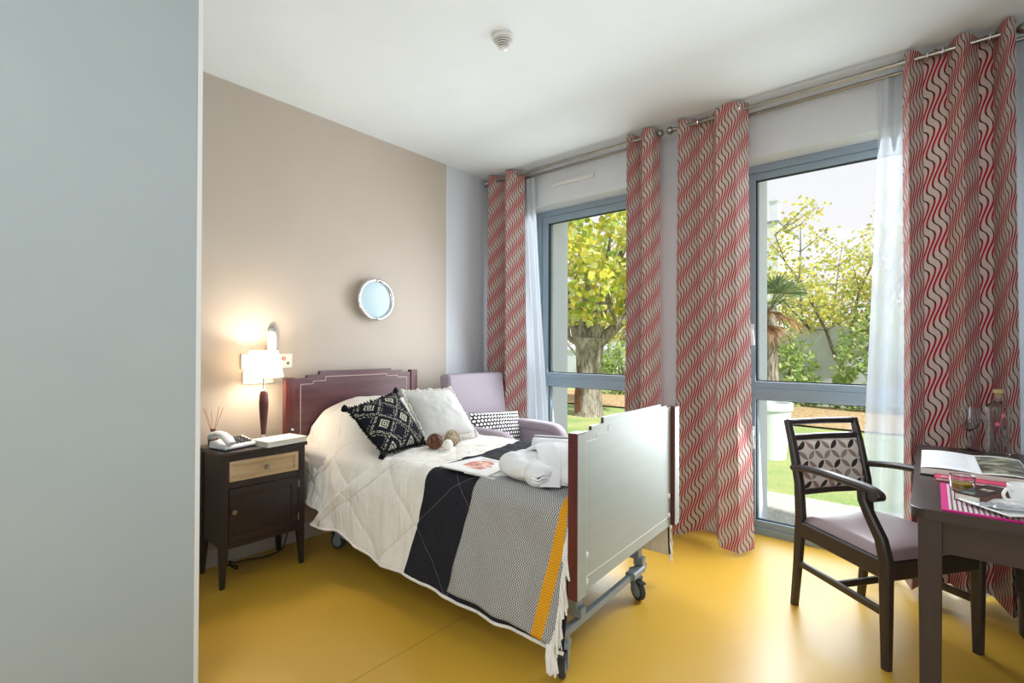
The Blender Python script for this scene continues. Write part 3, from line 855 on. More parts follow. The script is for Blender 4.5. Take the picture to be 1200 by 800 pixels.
quad_slab('leaflet', 'white printed leaflet partly under the magazine near the robe', 'leaflet', m_leaf2, bq((1.46, -.43), (1.635, -.43), (1.66, -.24), (1.52, -.20)), zt_ + .010, zt_ + .013)

# ------------------------------------------------------------------ folded bathrobe
def blob(mb, c, r, seed, amp=.12, ex=2.6, nu=40, nv=24, freq=2.2, rot=0.0, flat=None):
    cr, sr = math.cos(rot), math.sin(rot)
    def sp(a, e): return math.copysign(abs(a) ** (2 / e), a)
    def f(u, v):
        th = u * 2 * PI; ph_ = (v - .5) * PI
        x = sp(math.cos(ph_), ex) * sp(math.cos(th), ex); y = sp(math.cos(ph_), ex) * sp(math.sin(th), ex); z = sp(math.sin(ph_), ex)
        k = 1 + amp * noise.noise((x * freq + seed, y * freq, z * freq)) + amp * .5 * noise.noise((x * freq * 2.4, y * freq * 2.4 + seed, z * freq * 2))
        x, y, z = x * r[0] * k, y * r[1] * k, z * r[2] * k
        if flat is not None and z < -r[2] * flat: z = -r[2] * flat
        return Vector((c[0] + x * cr - y * sr, c[1] + x * sr + y * cr, c[2] + z))
    mb.grid(f, nu, nv, closeu=True); return mb
robe = thing('bathrobe', 'white towelling bathrobe folded into a bundle, on the throw at the foot of the bed', 'bathrobe', bedw(1.765, -.265, ZTOP + .016), math.radians(2))
robe.scale = (1, 1, .86)
def pad(c, r, rot, seed, ex=3.0, wave=.006, nfold=5, tilt=0.0):
    # padded folded cloth with rolled edges and fold creases
    cr, sr = math.cos(rot), math.sin(rot)
    def sp(a, e): return math.copysign(abs(a) ** (2 / e), a)
    def f(u, v):
        th = u * 2 * PI; p_ = (v - .5) * PI
        x = sp(math.cos(p_), 2.2) * sp(math.cos(th), ex); y = sp(math.cos(p_), 2.2) * sp(math.sin(th), ex); z = sp(math.sin(p_), 2.4)
        k = 1 + .10 * noise.noise((x * 1.7 + seed, y * 1.7, z))
        x, y, z = x * r[0] * k, y * r[1] * k, z * r[2]
        z += wave * math.sin(nfold * y / r[1] * 2 + 2.5 * noise.noise((x * 6, y * 3, seed))) * (1 if z > 0 else 0)
        z += .012 * noise.noise((x * 14 + seed, y * 14, 1)) + tilt * x
        return Vector((c[0] + x * cr - y * sr, c[1] + x * sr + y * cr, max(c[2] + z, -.004)))
    mb = MB(); mb.grid(f, 60, 36, closeu=True); return mb
pad((-.04, -.03, .060), (.165, .125, .062), -.45, 3, 2.4, .005, 4).build('folded_body', m_terry, robe, smooth=80, weld=True)
pad((.155, .045, .048), (.135, .145, .048), -.20, 9, 4.5, .004, 3).build('folded_skirt', m_terry, robe, smooth=80, weld=True)
# sleeve rolled to the front, its closed end creased
ax0 = Vector((-.05, .02, .066)); ax1 = Vector((.112, -.165, .050)); axd = (ax1 - ax0).normalized(); sdv = axd.cross(Vector((0, 0, 1))).normalized(); upv = sdv.cross(axd)
def sleeve(u, v):
    a = u * 2 * PI; rr0 = interp(v, [(0, .03), (.15, .052), (.5, .063), (.78, .064), (.88, .058), (.95, .044), (1, .012)])
    rr0 *= 1 + .07 * math.sin(3 * a + 7 * v) * sstep(.5, .95, v) + .10 * noise.noise((math.cos(a) * 1.6, math.sin(a) * 1.6, v * 5))
    p = ax0.lerp(ax1, v) + (sdv * math.cos(a) + upv * math.sin(a) * .92) * rr0
    p.z = max(p.z, .0); return p
mb = MB(); mb.grid(sleeve, 48, 36, closeu=True); mb.build('sleeve', m_terry, robe, smooth=80)
mb = MB()
for k in (-1, 0, 1):
    q = ax1 + axd * (.004 - .004 * abs(k)) + upv * (.016 * k) ; mb.tube(smoothpts([q - sdv * .034 - axd * .012, q - sdv * .012 + upv * .007, q + sdv * .010 - upv * .005, q + sdv * .032 - axd * .012], 5), .0045, 8)
mb.build('cuff', m_stitchc, robe, smooth=80)
# shawl collar: two wide flat bands crossing over the top and dropping to the right
def strap(pts, w, th, nm, seed):
    P_ = smoothpts(pts, 8); n_ = len(P_)
    prof = [(math.cos(a_) , math.copysign(abs(math.sin(a_)) ** .7, math.sin(a_))) for a_ in [2 * PI * q_ / 20 for q_ in range(20)]]
    def pr(i):
        k = i / (n_ - 1); ww = interp(k, w) * .5
        return [(a_ * ww, b_ * th * .5 + .004 * noise.noise((a_ * 2, k * 6, seed)) + .006 * a_ * a_) for a_, b_ in prof]
    mb = MB(); mb.sweep(P_, pr); mb.build(nm, m_terry, robe, smooth=80)
strap([(-.115, .03, .085), (-.07, .035, .125), (.0, .02, .150), (.055, -.025, .140), (.095, -.075, .105), (.125, -.115, .055), (.135, -.13, .008)], [(0, .05), (.25, .085), (.6, .10), (1, .085)], .026, 'collar', 1)
strap([(-.08, .095, .095), (-.01, .085, .140), (.07, .045, .150), (.125, -.01, .125), (.16, -.065, .075), (.175, -.09, .012)], [(0, .06), (.3, .085), (.7, .095), (1, .08)], .026, 'collar', 2)
# rolled towel behind
towel = thing('rolled_towel', 'small white rolled cloth lying behind the folded bathrobe', 'towel', bedw(1.535, .035, ZTOP + .022), math.radians(23))
mb = MB(); pts = []
def spiral(L0, L1):
    ro = .054
    def f(u, v):
        a = u * 2 * PI * 3.2; r = .008 + (ro - .008) * u
        y = lerp(L0, L1, v)
        return Vector((y, r * math.cos(a), ro + r * math.sin(a)))
    return f
mb.grid(spiral(-.02, .17), 90, 6); mb.build('terry_roll', m_terry, towel, smooth=80, solid=.006)

# ------------------------------------------------------------------ armchair in the corner
AC = thing('armchair', 'lilac-grey upholstered armchair in the corner behind the bed', 'armchair', (0.62, 2.885, 0), math.radians(-3))
mb = MB(); mb.box(-.27, .36, -.245, .245, .30, .46, .05, 4); mb.build('seat', m_lilac, AC)
mb = MB()
mb.hexa([(-.30, -.315, .28), (-.20, -.315, .28), (-.20, .315, .28), (-.30, .315, .28), (-.44, -.30, 1.04), (-.315, -.30, 1.045), (-.315, .31, 1.045), (-.44, .31, 1.04)], .03, 4); mb.build('backrest', m_lilac, AC)
for s in (-1, 1):
    ap = smoothpts([(-.24, s * .285, .625), (.05, s * .285, .630), (.24, s * .285, .626), (.305, s * .285, .608), (.332, s * .285, .565), (.338, s * .285, .48), (.338, s * .285, .25)], 6)
    mb = MB(); mb.sweep(ap, [(math.copysign(abs(math.cos(a_)) ** .6, math.cos(a_)) * .043, math.copysign(abs(math.sin(a_)) ** .6, math.sin(a_)) * .040) for a_ in [2 * PI * q_ / 24 for q_ in range(24)]])
    mb.box(-.28, .325, s * .285 - .036, s * .285 + .036, .22, .60, .02); mb.build('armrest', m_lilac, AC, smooth=60)
for x in (-.25, .30):
    for s in (-1, 1):
        mb = MB(); mb.taper((x, s * .27, 0), (.035, .035), (x, s * .27, .30), (.05, .05), .004); mb.build('leg', m_wenge, AC)
t, f = cushion('lumbar_cushion', 'black oblong cushion with rows of white dots, on the lilac-grey armchair', m_lumb, (.53, 2.90, .625), (.02, 1, -.06), (-.25, .08, .96), .56, .25, .13, 8)

# ------------------------------------------------------------------ nightstand
NS = thing('nightstand', 'dark wood bedside cabinet with a pale drawer front', 'nightstand', (0.20, 1.197, 0))
# local x -.16..+.16 (front is +x), y -.225..+.225
hx, hy, HT = .155, .222, .705
mb = MB(); mb.box(-hx - .01, hx + .012, -hy - .012, hy + .012, HT - .022, HT, .006); mb.build('top', m_wengeh, NS)
mb = MB(); mb.box(-hx + .006, hx - .012, -hy + .008, hy - .008, .20, HT - .022, .002); mb.build('carcass', m_wenge, NS)
for sx in (-1, 1):
    for sy in (-1, 1):
        mb = MB(); cx, cy = sx * (hx - .018), sy * (hy - .018)
        mb.box(cx - .019, cx + .019, cy - .019, cy + .019, .185, HT - .022, .003)
        ox, oy = sx * .006, sy * .006
        mb.taper((cx + ox, cy + oy, 0), (.022, .022), (cx, cy, .19), (.038, .038), .002); mb.build('leg', m_wenge, NS)
xf = hx - .012
for z0, z1 in ((.655, .683), (.512, .545), (.20, .228)):
    mb = MB(); mb.box(xf, xf + .012, -hy + .037, hy - .037, z0, z1, .001); mb.build('rail', m_wengeh, NS)
def framed(name, y0, y1, z0, z1, fw, mat, parent):
    mb = MB(); x = xf
    mb.box(x, x + .015, y0, y1, z0, z0 + fw, .0015); mb.box(x, x + .015, y0, y1, z1 - fw, z1, .0015)
    mb.box(x, x + .015, y0, y0 + fw, z0 + fw, z1 - fw, .0015); mb.box(x, x + .015, y1 - fw, y1, z0 + fw, z1 - fw, .0015)
    mb.box(x, x + .007, y0 + fw, y1 - fw, z0 + fw, z1 - fw)
    mb.box(x, x + .010, y0 + fw, y1 - fw, z0 + fw, z0 + fw + .006); mb.box(x, x + .010, y0 + fw, y1 - fw, z1 - fw - .006, z1 - fw)
    mb.box(x, x + .010, y0 + fw, y0 + fw + .006, z0 + fw, z1 - fw); mb.box(x, x + .010, y1 - fw - .006, y1 - fw, z0 + fw, z1 - fw)
    return mb.build(name, mat, parent)
def knob(parent, y, z):
    MB().lathe([(0, 0), (.006, 0), (.005, .010), (.011, .015), (.014, .020), (.012, .026), (0, .028)], 20, (xf + .012, y, z), Matrix.Rotation(PI / 2, 3, 'Y')).build('knob', m_steel, parent)
dr = framed('drawer', -hy + .039, hy - .039, .547, .653, .020, m_birch, NS); lab(dr, 'pale birch drawer front'); knob(dr, 0.0, .598)
dd = framed('door', -hy + .039, hy - .039, .230, .510, .036, m_wengeh, NS); knob(dd, -hy + .058, .392)
for z in (.28, .47):
    mb = MB(); mb.tube([(xf + .017, hy - .037, z - .02), (xf + .017, hy - .037, z + .02)], .0045, 10); mb.build('hinge', m_steel, dd)

# telephone
m_ph = Mat('pale_grey_plastic', (218, 219, 222), .35)
m_key = Mat('charcoal_key', (58, 60, 66), .5)
PH = thing('telephone', 'white desk telephone with large keys on the bedside cabinet', 'telephone', (.232, 1.080, HT), math.radians(12))
mb = MB(); mb.hexa([(-.075, -.095, .004), (.075, -.095, .004), (.075, .10, .004), (-.075, .10, .004), (-.072, -.09, .042), (.072, -.09, .022), (.072, .095, .022), (-.072, .095, .050)], .008, 3); mb.build('body', m_ph, PH)
def ztop_ph(x, y): return lerp(.048, .025, (x + .072) / .144)
mb = MB()
for sx in range(4):
    for sy in range(3):
        x = -.045 + sx * .028; y = -.012 + sy * .036; z = ztop_ph(x, y)
        k = MB(); k.box(x - .009, x + .009, y - .013, y + .013, z - .004, z + .006, .002); k.build('key', m_key, PH)
mb = MB(); mb.bar([(-.088, -.068, .058), (-.07, -.068, .072), (-.03, -.068, .082), (.02, -.068, .078), (.06, -.068, .058), (.085, -.068, .036)], [.05, .056, .046, .046, .058, .05], [.03, .034, .026, .026, .034, .03], up=(0, 0, 1), rnd=.4); mb.build('handset', m_ph, PH, smooth=70)
mb = MB(); mb.tube([(.08 + .018 * math.cos(k * .9) * .4, -.095 - .006 * math.sin(k * .9), .02 + .0) for k in range(40)], .002, 5); mb.build('cord', m_ph, PH)
# reed diffuser behind the telephone
RD = thing('reed_diffuser', 'small reed diffuser with thin brown sticks, behind the telephone', 'reed diffuser', (.105, 1.02, HT))
m_amb = Mat('dark_amber_glass', (96, 54, 34), .1, spec=.6)
MB().lathe([(0, 0), (.022, 0), (.024, .006), (.024, .05), (.018, .062), (.011, .068), (.011, .085), (.013, .087), (.013, .093), (0, .093)], 24).build('bottle', m_amb, RD)
m_reed = fabric('rattan_reed', (196, 146, 98), (160, 110, 70), 100, .2)
for k, (dx, dy) in enumerate(((.02, -.055), (-.02, -.03), (.0, -.008), (.03, .02), (-.01, .055), (.02, .04))):
    mb = MB(); mb.tube([(0, 0, .02), (dx * .3, dy * .3, .1), (dx, dy, .215 - .01 * (k % 3))], .0015, 6); mb.build('reed', m_reed, RD)
# white book on the cabinet
m_page = fabric('paper_block', (232, 228, 216), (216, 212, 200), 200, .2)
BK = thing('book', 'thick white book lying flat beside the table lamp', 'book', (.300, 1.298, HT), math.radians(8))
mb = MB(); mb.box(-.082, .082, -.120, .120, 0.0, .004, .001); mb.box(-.082, .082, -.120, .120, .026, .030, .001); mb.box(-.084, -.080, -.120, .120, 0, .030, .001); mb.build('cover', m_whitepl, BK)
mb = MB(); mb.box(-.08, .078, -.117, .117, .004, .026); mb.build('pages', m_page, BK)
# table lamp
LP = thing('table_lamp', 'lit table lamp with a white shade and dark turned stem, on the bedside cabinet', 'lamp', (.175, 1.262, HT))
MB().lathe([(0, 0), (.052, 0), (.054, .004), (.052, .010), (.030, .014), (.012, .020), (.010, .042), (0, .042)], 36).build('base', m_chrome, LP)
m_stem = wood('dark_red_turned_wood', (88, 44, 40), (62, 28, 26), .35, (14, 14, 1))
MB().lathe([(0, .040), (.013, .040), (.014, .06), (.019, .12), (.024, .19), (.0255, .225), (.022, .27), (.017, .288), (0, .29)], 28).build('stem', m_stem, LP)
MB().lathe([(0, .288), (.015, .288), (.015, .296), (.006, .300), (.006, .37), (.017, .372), (.017, .40), (0, .40)], 20).build('neck', m_chrome, LP)
m_shade = Mat('white_lampshade', (255, 246, 230), .9)
e_ = m_shade.new('ShaderNodeEmission'); e_.inputs[0].default_value = lin((255, 236, 206)); e_.inputs[1].default_value = 1.7
tl = m_shade.new('ShaderNodeBsdfTranslucent'); tl.inputs[0].default_value = lin((255, 244, 226))
k1 = m_shade.new('ShaderNodeMixShader'); k1.inputs[0].default_value = .5; m_shade.link(m_shade.b.outputs[0], k1.inputs[1]); m_shade.link(tl.outputs[0], k1.inputs[2])
k2 = m_shade.new('ShaderNodeAddShader'); m_shade.link(k1.outputs[0], k2.inputs[0]); m_shade.link(e_.outputs[0], k2.inputs[1]); m_shade.surface(k2.outputs[0])
MB().lathe([(.103, .372), (.074, .525)], 48).build('lamp_shade', m_shade, LP, solid=.002)
mb = MB(); mb.sphere((0, 0, .44), .026, 16, 10)
m_bulb = Mat('warm_bulb', (255, 230, 190)); m_bulb.b.inputs['Emission Color'].default_value = lin((255, 214, 160)); m_bulb.b.inputs['Emission Strength'].default_value = 6; mb.build('bulb', m_bulb, LP)
ld = bpy.data.lights.new('lamp_light', 'POINT'); ld.energy = 17; ld.color = (1.0, .84, .66); ld.shadow_soft_size = .05
lo = bpy.data.objects.new('lamp_light', ld); COL.objects.link(lo); lo.parent = LP; lo.location = (0, 0, .455)

# wall fittings behind the lamp
m_panel = noisy('cream_white_plastic', (228, 226, 218), (222, 220, 212), 20, .4, 0)
t = thing('call_panel', 'wide white wall panel with a red and a green button, behind the lamp shade', 'call panel', (0, 1.353, 1.164))
mb = MB(); mb.box(0, .016, -.154, .154, -.045, .045, .004); mb.build('plate', m_panel, t)
mr = Mat('red_button', (206, 66, 52), .35); mg = Mat('green_button', (24, 120, 76), .35)
RYm = Matrix.Rotation(PI / 2, 3, 'Y')
mb = MB().lathe([(.007, 0), (.012, 0), (.012, .004), (.007, .004)], 24, (.016, .098, .016), RYm); lab(mb.build('button', mr, t), 'red ring button')
mb = MB().lathe([(0, 0), (.0085, 0), (.0085, .004), (0, .005)], 24, (.016, .125, -.014), RYm); lab(mb.build('button', mg, t), 'round green button')
mb = MB(); mb.box(.016, .019, -.125, -.075, -.028, .028, .002); mb.build('socket_cover', m_whitepl, t)
t = thing('wall_socket', 'white double wall socket below the call panel, behind the lamp', 'socket', (0, 1.30, 1.066))
mb = MB(); mb.box(0, .012, -.09, .09, -.038, .038, .004); mb.build('plate', m_whitepl, t)
for y in (-.045, .045):
    MB().lathe([(.020, .0125), (.021, .013), (.022, .0125), (.022, .011), (.018, .0095), (0, .0095)], 24, (.003, y, 0), RYm).build('outlet', m_panel, t)
t = thing('reading_light', 'slim white wall light with a rounded grey top, just above the lamp shade', 'wall light', (0, 1.372, 1.30))
mb = MB(); mb.bar([(.018, 0, -.09), (.03, 0, -.04), (.032, 0, .02), (.022, 0, .045)], [.05, .056, .052, .046], [.03, .038, .036, .03], up=(1, 0, 0), rnd=.4); mb.build('body', m_whitepl, t, smooth=60)
mb = MB(); mb.bar([(.022, 0, .043), (.020, 0, .062), (.014, 0, .072)], [.050, .046, .03], [.034, .032, .02], up=(1, 0, 0), rnd=.45); mb.build('cap', m_greymet, t, smooth=60)

# mirror
t = thing('mirror', 'round wall mirror in a chrome rim above the bed', 'mirror', (0, 2.108, 1.600))
MB().lathe([(.10, 0), (.10, .03), (.135, .03), (.145, .034), (.152, .044), (.154, .054), (.150, .062), (.142, .066), (.134, .062), (.128, .050), (.128, .044)], 64, (0, 0, 0), RYm).build('rim', m_chrome, t, smooth=60)
m_mir = Mat('painted_reflection_glass', (176, 200, 206), .22, .0, spec=.8)  # pale blue base colour stands in for the mirror's reflection
MB().lathe([(.130, .046), (.128, .0475), (.08, .0492), (0, .050)], 64, (0, 0, 0), RYm).build('glass', m_mir, t, smooth=60)
mb = MB(); mb.box(.056, .070, -.008, .008, .128, .142, .003); mb.box(.056, .070, -.008, .008, -.142, -.128, .003); mb.build('clip', m_steel, t)

# cable on the floor
mb = MB()
pts = [(.02, 1.455, .45), (.05, 1.475, .36), (.055, 1.49, .26), (.05, 1.48, .15), (.05, 1.46, .06), (.07, 1.43, .012), (.10, 1.37, .005), (.11, 1.30, .005), (.08, 1.22, .006), (.10, 1.14, .02), (.13, 1.10, .05), (.17, 1.10, .03), (.16, 1.13, .006), (.11, 1.14, .005), (.05, 1.10, .005)]
mb.tube(smoothpts(pts), .004, 8); tag(mb.build('power_cable', m_black), 'black power cable trailing on the floor under the bedside cabinet', 'cable')

# ------------------------------------------------------------------ dining armchair
CH = thing('dining_armchair', 'dark wood armchair with petal-patterned back and taupe seat, at the desk', 'chair', (2.966, 2.745, 0), math.radians(-37.0))
# front is +x.  near side is -y
xr_, xfz = -.225, .225
def leg_path(side): return None
RYL, FYL = .200, .235
for s in (-1, 1):
    # rear post sweeps back above the seat
    mb = MB(); mb.bar([(-.275, s * RYL, 0), (-.252, s * RYL, .22), (-.235, s * RYL, .44), (-.245, s * RYL, .60), (-.285, s * RYL, .78), (-.318, s * RYL, .895)], [.034, .036, .038, .036, .034, .032], [.030, .038, .046, .040, .034, .030], up=(1, 0, 0)); mb.build('leg', m_wenge, CH)
    # front leg continues up as the arm support
    mb = MB(); mb.bar([(.222, s * FYL, 0), (.222, s * FYL, .20), (.222, s * FYL, .42), (.205, s * (FYL + .004), .50), (.165, s * (FYL + .012), .58), (.140, s * (FYL + .018), .64), (.138, s * (FYL + .018), .675)], [.032, .038, .040, .036, .034, .034, .034], [.032, .040, .046, .044, .040, .038, .038], up=(1, 0, 0)); mb.build('leg', m_wenge, CH)
    mb = MB(); mb.bar(smoothpts([(-.262, s * (RYL + .012), .672), (-.12, s * (RYL + .03), .692), (.05, s * (FYL + .018), .695), (.16, s * (FYL + .02), .690), (.200, s * (FYL + .02), .680), (.215, s * (FYL + .02), .665)], 5), .046, .028, up=(0, 0, 1), rnd=.3)
    mb.tube([(.200, s * (FYL + .02) - .023, .668), (.200, s * (FYL + .02) + .023, .668)], .020, 16); mb.build('armrest', m_wenge, CH)
    mb = MB(); mb.bar([(-.235, s * (RYL + .002), .385), (.222, s * (FYL + .002), .385)], .028, .075); mb.build('seat_rail', m_wenge, CH)
    mb = MB(); mb.bar([(-.255, s * RYL, .215), (.222, s * FYL, .215)], .020, .030); mb.build('stretcher', m_wenge, CH)
mb = MB(); mb.bar([(.225, -FYL, .385), (.225, FYL, .385)], .028, .075); mb.build('seat_rail', m_wenge, CH)
mb = MB(); mb.bar([(-.238, -RYL, .385), (-.238, RYL, .385)], .028, .075); mb.build('seat_rail', m_wenge, CH)
mb = MB(); mb.bar([(-.02, -.21, .215), (-.02, .21, .215)], .020, .028); mb.build('stretcher', m_wenge, CH)
# seat cushion, domed
def seatf(u, v):
    x = lerp(-.222, .235, u); hy_ = lerp(RYL + .0, FYL + .006, u)
    if u > .86: hy_ -= .02 * ((u - .86) / .14) ** 2
    y = (v * 2 - 1) * hy_
    e = (max(0, 1 - (2 * u - 1) ** 6) * max(0, 1 - (2 * v - 1) ** 6)) ** .35
    return Vector((x, y, .425 + .045 * e + .012 * (1 - (2 * u - 1) ** 2) * (1 - (2 * v - 1) ** 2)))
mb = MB(); mb.grid(seatf, 30, 30); mb.box(-.222, .232, -.2, .2, .40, .427); mb.build('seat', m_taupe, CH, smooth=60)
# back : top rail, second rail, lower rail and upholstered panel
def backx(z): return interp(z, [(.44, -.235), (.60, -.245), (.78, -.285), (.895, -.318)])
for z0, h_ in ((.885, .028), (.812, .028), (.556, .024)):
    mb = MB(); mb.bar([(backx(z0), -RYL, z0), (backx(z0) - .014, 0, z0), (backx(z0), RYL, z0)], .028, h_); mb.build('back_rail', m_wenge, CH)
def backf(sg):
    def f(u, v):
        z = lerp(.567, .800, v); y = (u * 2 - 1) * (RYL - .015)
        e = (max(0, 1 - (2 * u - 1) ** 8) * max(0, 1 - (2 * v - 1) ** 8)) ** .5
        x = backx(z) - .014 * (1 - (2 * u - 1) ** 2) + sg * (.004 + .016 * e)
        return Vector((x, y, z))
    return f
mb = MB(); mb.grid(backf(1), 24, 20, lambda a, b: (a * .37, b * .25)); mb.grid(backf(-1), 24, 20, lambda a, b: (a * .37, b * .25)); mb.build('backrest', m_petal, CH, smooth=60)

# ------------------------------------------------------------------ desk
TT = .775
DK = thing('desk', 'dark wood writing desk with square legs at the edge of the room', 'desk', (3.085, 1.92, 0))
L_, D_ = 1.285, 1.10          # y length, x depth
D_ = XR - .03 - 3.085
mb = MB()
rad = .035
poly = []
for cx, cy, a0 in ((rad, rad, 180), (D_ - rad, rad, 270), (D_ - rad, L_ - rad, 0), (rad, L_ - rad, 90)):
    for k in range(7):
        a = math.radians(a0 + 90 * k / 6); poly.append((cx + rad * math.cos(a), cy + rad * math.sin(a)))
mb.prism(poly, lambda a, b, d: (a, b, d), TT - .030, TT, .004); mb.build('desktop', m_wengeh, DK)
for x in (.046, D_ - .046):
    for y in (.055, L_ - .055):
        mb = MB(); mb.taper((x, y, 0), (.048, .048), (x, y, TT - .03), (.058, .058), .004); mb.build('leg', m_wenge, DK)
mb = MB(); mb.box(.07, D_ - .07, .045, .065, .640, TT - .03, .002); mb.build('apron', m_wengeh, DK)
mb = MB(); mb.box(.07, D_ - .07, L_ - .065, L_ - .045, .640, TT - .03, .002); mb.build('apron', m_wengeh, DK)
# waste bin under the desk
WB = thing('waste_bin', 'black bin standing under the desk in front of the curtain', 'bin', (3.545, 3.10, 0))
MB().lathe([(0, .004), (.108, 0), (.112, .006), (.125, .30), (.128, .305), (.124, .306), (.108, .012), (0, .012)], 40).build('tub', m_black, WB)

# open book
m_textp = Mat('printed_white_page', (236, 238, 240), .5)
u, v = m_textp.uv(); ln = (v * 30.0).frac().lt(.35) * (u.gt(.12)) * (u.lt(.86)) * (v.gt(.15)) * (v.lt(.9)) * (m_textp.noise(80).gt(.4))
m_textp.color(m_textp.mix(ln * .35, (236, 238, 241), (130, 134, 140)))
m_photo = Mat('landscape_photo_page', (90, 100, 80), .35)
n1 = m_photo.noise(14, 5); n2 = m_photo.noise(40, 3); u, v = m_photo.uv()
fr_ = ((u - .5).abs().gt(.47)).mx((v - .5).abs().gt(.44))
pc = m_photo.mix((n1 - .5) * 4 + .5, (58, 54, 48), m_photo.mix((n2 - .5) * 4 + .5, (120, 126, 96), (200, 200, 178)))
m_photo.color(m_photo.mix(fr_, pc, (228, 228, 222)))
OB = thing('open_book', 'thick open picture book with a landscape photo page, on the desk', 'book', (3.085, 2.44, TT), math.radians(0))
def book_half(x0, x1, mat, nm, zz):
    def f(u, v):
        x = lerp(x0, x1, u); y = lerp(0.0, .415, v) + .0
        bend = .006 * math.sin(PI * (u if x0 < .1 else 1 - u) ** .8)
        return Vector((x - .02 * (y - .2) * 0, y, zz + bend))
    mb = MB(); mb.grid(f, 14, 4, lambda a, b: (a, b)); return mb.build(nm, mat, OB, smooth=60)
mb = MB(); mb.box(.018, .330, -.004, .420, .001, .005, .001); mb.build('cover', m_wenge, OB)
mb = MB(); mb.box(.022, .188, 0, .415, .005, .027, .002); mb.box(.188, .326, 0, .415, .005, .026, .002); mb.build('page_block', m_page, OB)
book_half(.022, .188, m_textp, 'text_page', .0275); book_half(.188, .326, m_photo, 'photo_page', .0275)

# placemat and things
m_pmat = Mat('pink_and_white_woven_mat', (210, 60, 120), .85, spec=.2)
u, v = m_pmat.uv()
bord = (u.lt(.05)).mx(v.lt(.025)).mx(v.gt(.97))
st = (u * 30.0).frac().gt(.42); st2 = (v * 40.0).frac().gt(.35)
grid_ = m_pmat.mix(st * st2, (120, 74, 92), (236, 230, 226))
hot = m_pmat.mix(u.gt(.5), grid_, m_pmat.mix(st2, (196, 80, 70), (226, 160, 110)))
m_pmat.color(m_pmat.mix(bord, hot, (208, 44, 128)))
quad_slab('placemat', 'pink-bordered striped placemat at the front edge of the desk', 'placemat', m_pmat, [(3.157, 1.935), (3.50, 1.935), (3.50, 2.312), (3.160, 2.312)], TT, TT + .004)
m_pink = noisy('bright_pink_cover', (214, 62, 108), (206, 52, 98), 10, .4, 0)
NB = thing('notebook', 'bright pink folder half under the open book', 'notebook', (3.147, 2.365, TT))
mb = MB(); mb.box(0, .20, 0, .072, .0, .003, .001); mb.box(0, .20, 0, .072, .009, .012, .001); mb.box(-.001, .003, 0, .072, 0, .012, .001); mb.build('cover', m_pink, NB)
mb = MB(); mb.box(.003, .198, .001, .071, .003, .009); lab(mb.build('pages', m_page, NB), 'paper pages')
mb = MB(); mb.lathe([(0, 0), (.006, 0), (.006, .0006), (0, .0006)], 12, (.022, .03, .012)); mb.box(.028, .033, .026, .038, .012, .0126); lab(mb.build('emblem', m_whitepl, NB), 'small white mark')
# glass jar on the mat
JR = thing('glass_jar', 'small clear glass tumbler of golden jam, on the placemat beside the chocolate box', 'jar', (3.214, 2.222, TT + .004))
MB().lathe([(0, 0), (.026, 0), (.030, .004), (.034, .052), (.0335, .053), (.031, .051), (.027, .008), (0, .006)], 32).build('tumbler', m_glassw, JR)
m_hon = Mat('golden_jam', (176, 140, 40), .2, spec=.6); MB().lathe([(0, .007), (.0265, .008), (.0285, .028), (0, .029)], 28).build('jam', m_hon, JR)
# small chocolate box / book
SB = thing('small_box', 'small dark box with a pale printed lid, lying on the placemat', 'box', (3.262, 2.150, TT + .004), math.radians(-27))
m_lid = Mat('dark_printed_lid', (44, 36, 36), .35)
u, v = m_lid.uv(); nn = m_lid.noise(90, 2)
title = (u.gt(.28)) * (u.lt(.72)) * (v.gt(.5)) * (v.lt(.66)) * nn.gt(.46)
patch = (u.gt(.2)) * (u.lt(.62)) * (v.gt(.05)) * (v.lt(.17)); 
m_lid.color(m_lid.mix(title, m_lid.mix(patch, (46, 38, 38), (110, 146, 124)), (216, 200, 180)))
m_brown = noisy('brown_card', (104, 62, 44), (92, 52, 36), 20, .5, 0)
mb = MB(); mb.box(-.034, .034, -.095, .095, 0, .026, .001); mb.build('carton', m_brown, SB)
mb = MB(); mb.box(-.030, .030, -.0957, -.094, .004, .022); lab(mb.build('end_label', m_page, SB), 'cream paper end')
mb = MB(); mb.grid(lambda a, b: Vector((lerp(-.033, .033, a), lerp(-.094, .094, b), .0266)), 2, 2, lambda a, b: (a, b)); mb.build('lid', m_lid, SB, smooth=0)
# plate with sachets and cup
m_porc = Mat('white_porcelain', (240, 240, 238), .18, spec=.6)
PL = thing('plate', 'square white plate at the front edge of the placemat, under sachets', 'plate', (3.308, 2.035, TT + .004), math.radians(40))
def platef(u, v):
    x = (u * 2 - 1) * .078; y = (v * 2 - 1) * .078
    e = max(abs(u * 2 - 1), abs(v * 2 - 1)) ** 5
    return Vector((x, y, .003 + .010 * e))
mb = MB(); mb.grid(platef, 20, 20); mb.build('dish', m_porc, PL, smooth=70, solid=.004)
m_foil = Mat('silver_foil', (206, 212, 218), .25, .6)
def sachet(label, x, y, z, rz, w, l, seed):
    def f(u, v):
        e = (1 - (2 * u - 1) ** 4) * (1 - (2 * v - 1) ** 4)
        return Vector(((u - .5) * w, (v - .5) * l, .005 * e + .003 * noise.noise((u * 4 + seed, v * 5, seed))))
    mb = MB(); mb.grid(f, 12, 16); o = mb.build('sachet', m_foil if seed < 3 else m_whitepl, loc=(x, y, z), rot=(0, 0, rz), smooth=60, solid=.003)
    tag(o, label, 'sachet', 'sachets on the square plate')
sachet('silver sachet across the corner of the plate nearest the small box', 3.272, 2.022, TT + .017, math.radians(-62), .030, .09, 1)
sachet('silver sachet in the middle of the square plate', 3.315, 2.03, TT + .017, math.radians(-75), .05, .10, 2)
CP = thing('coffee_cup', 'white porcelain cup behind the square plate', 'cup', (3.352, 2.135, TT + .004))
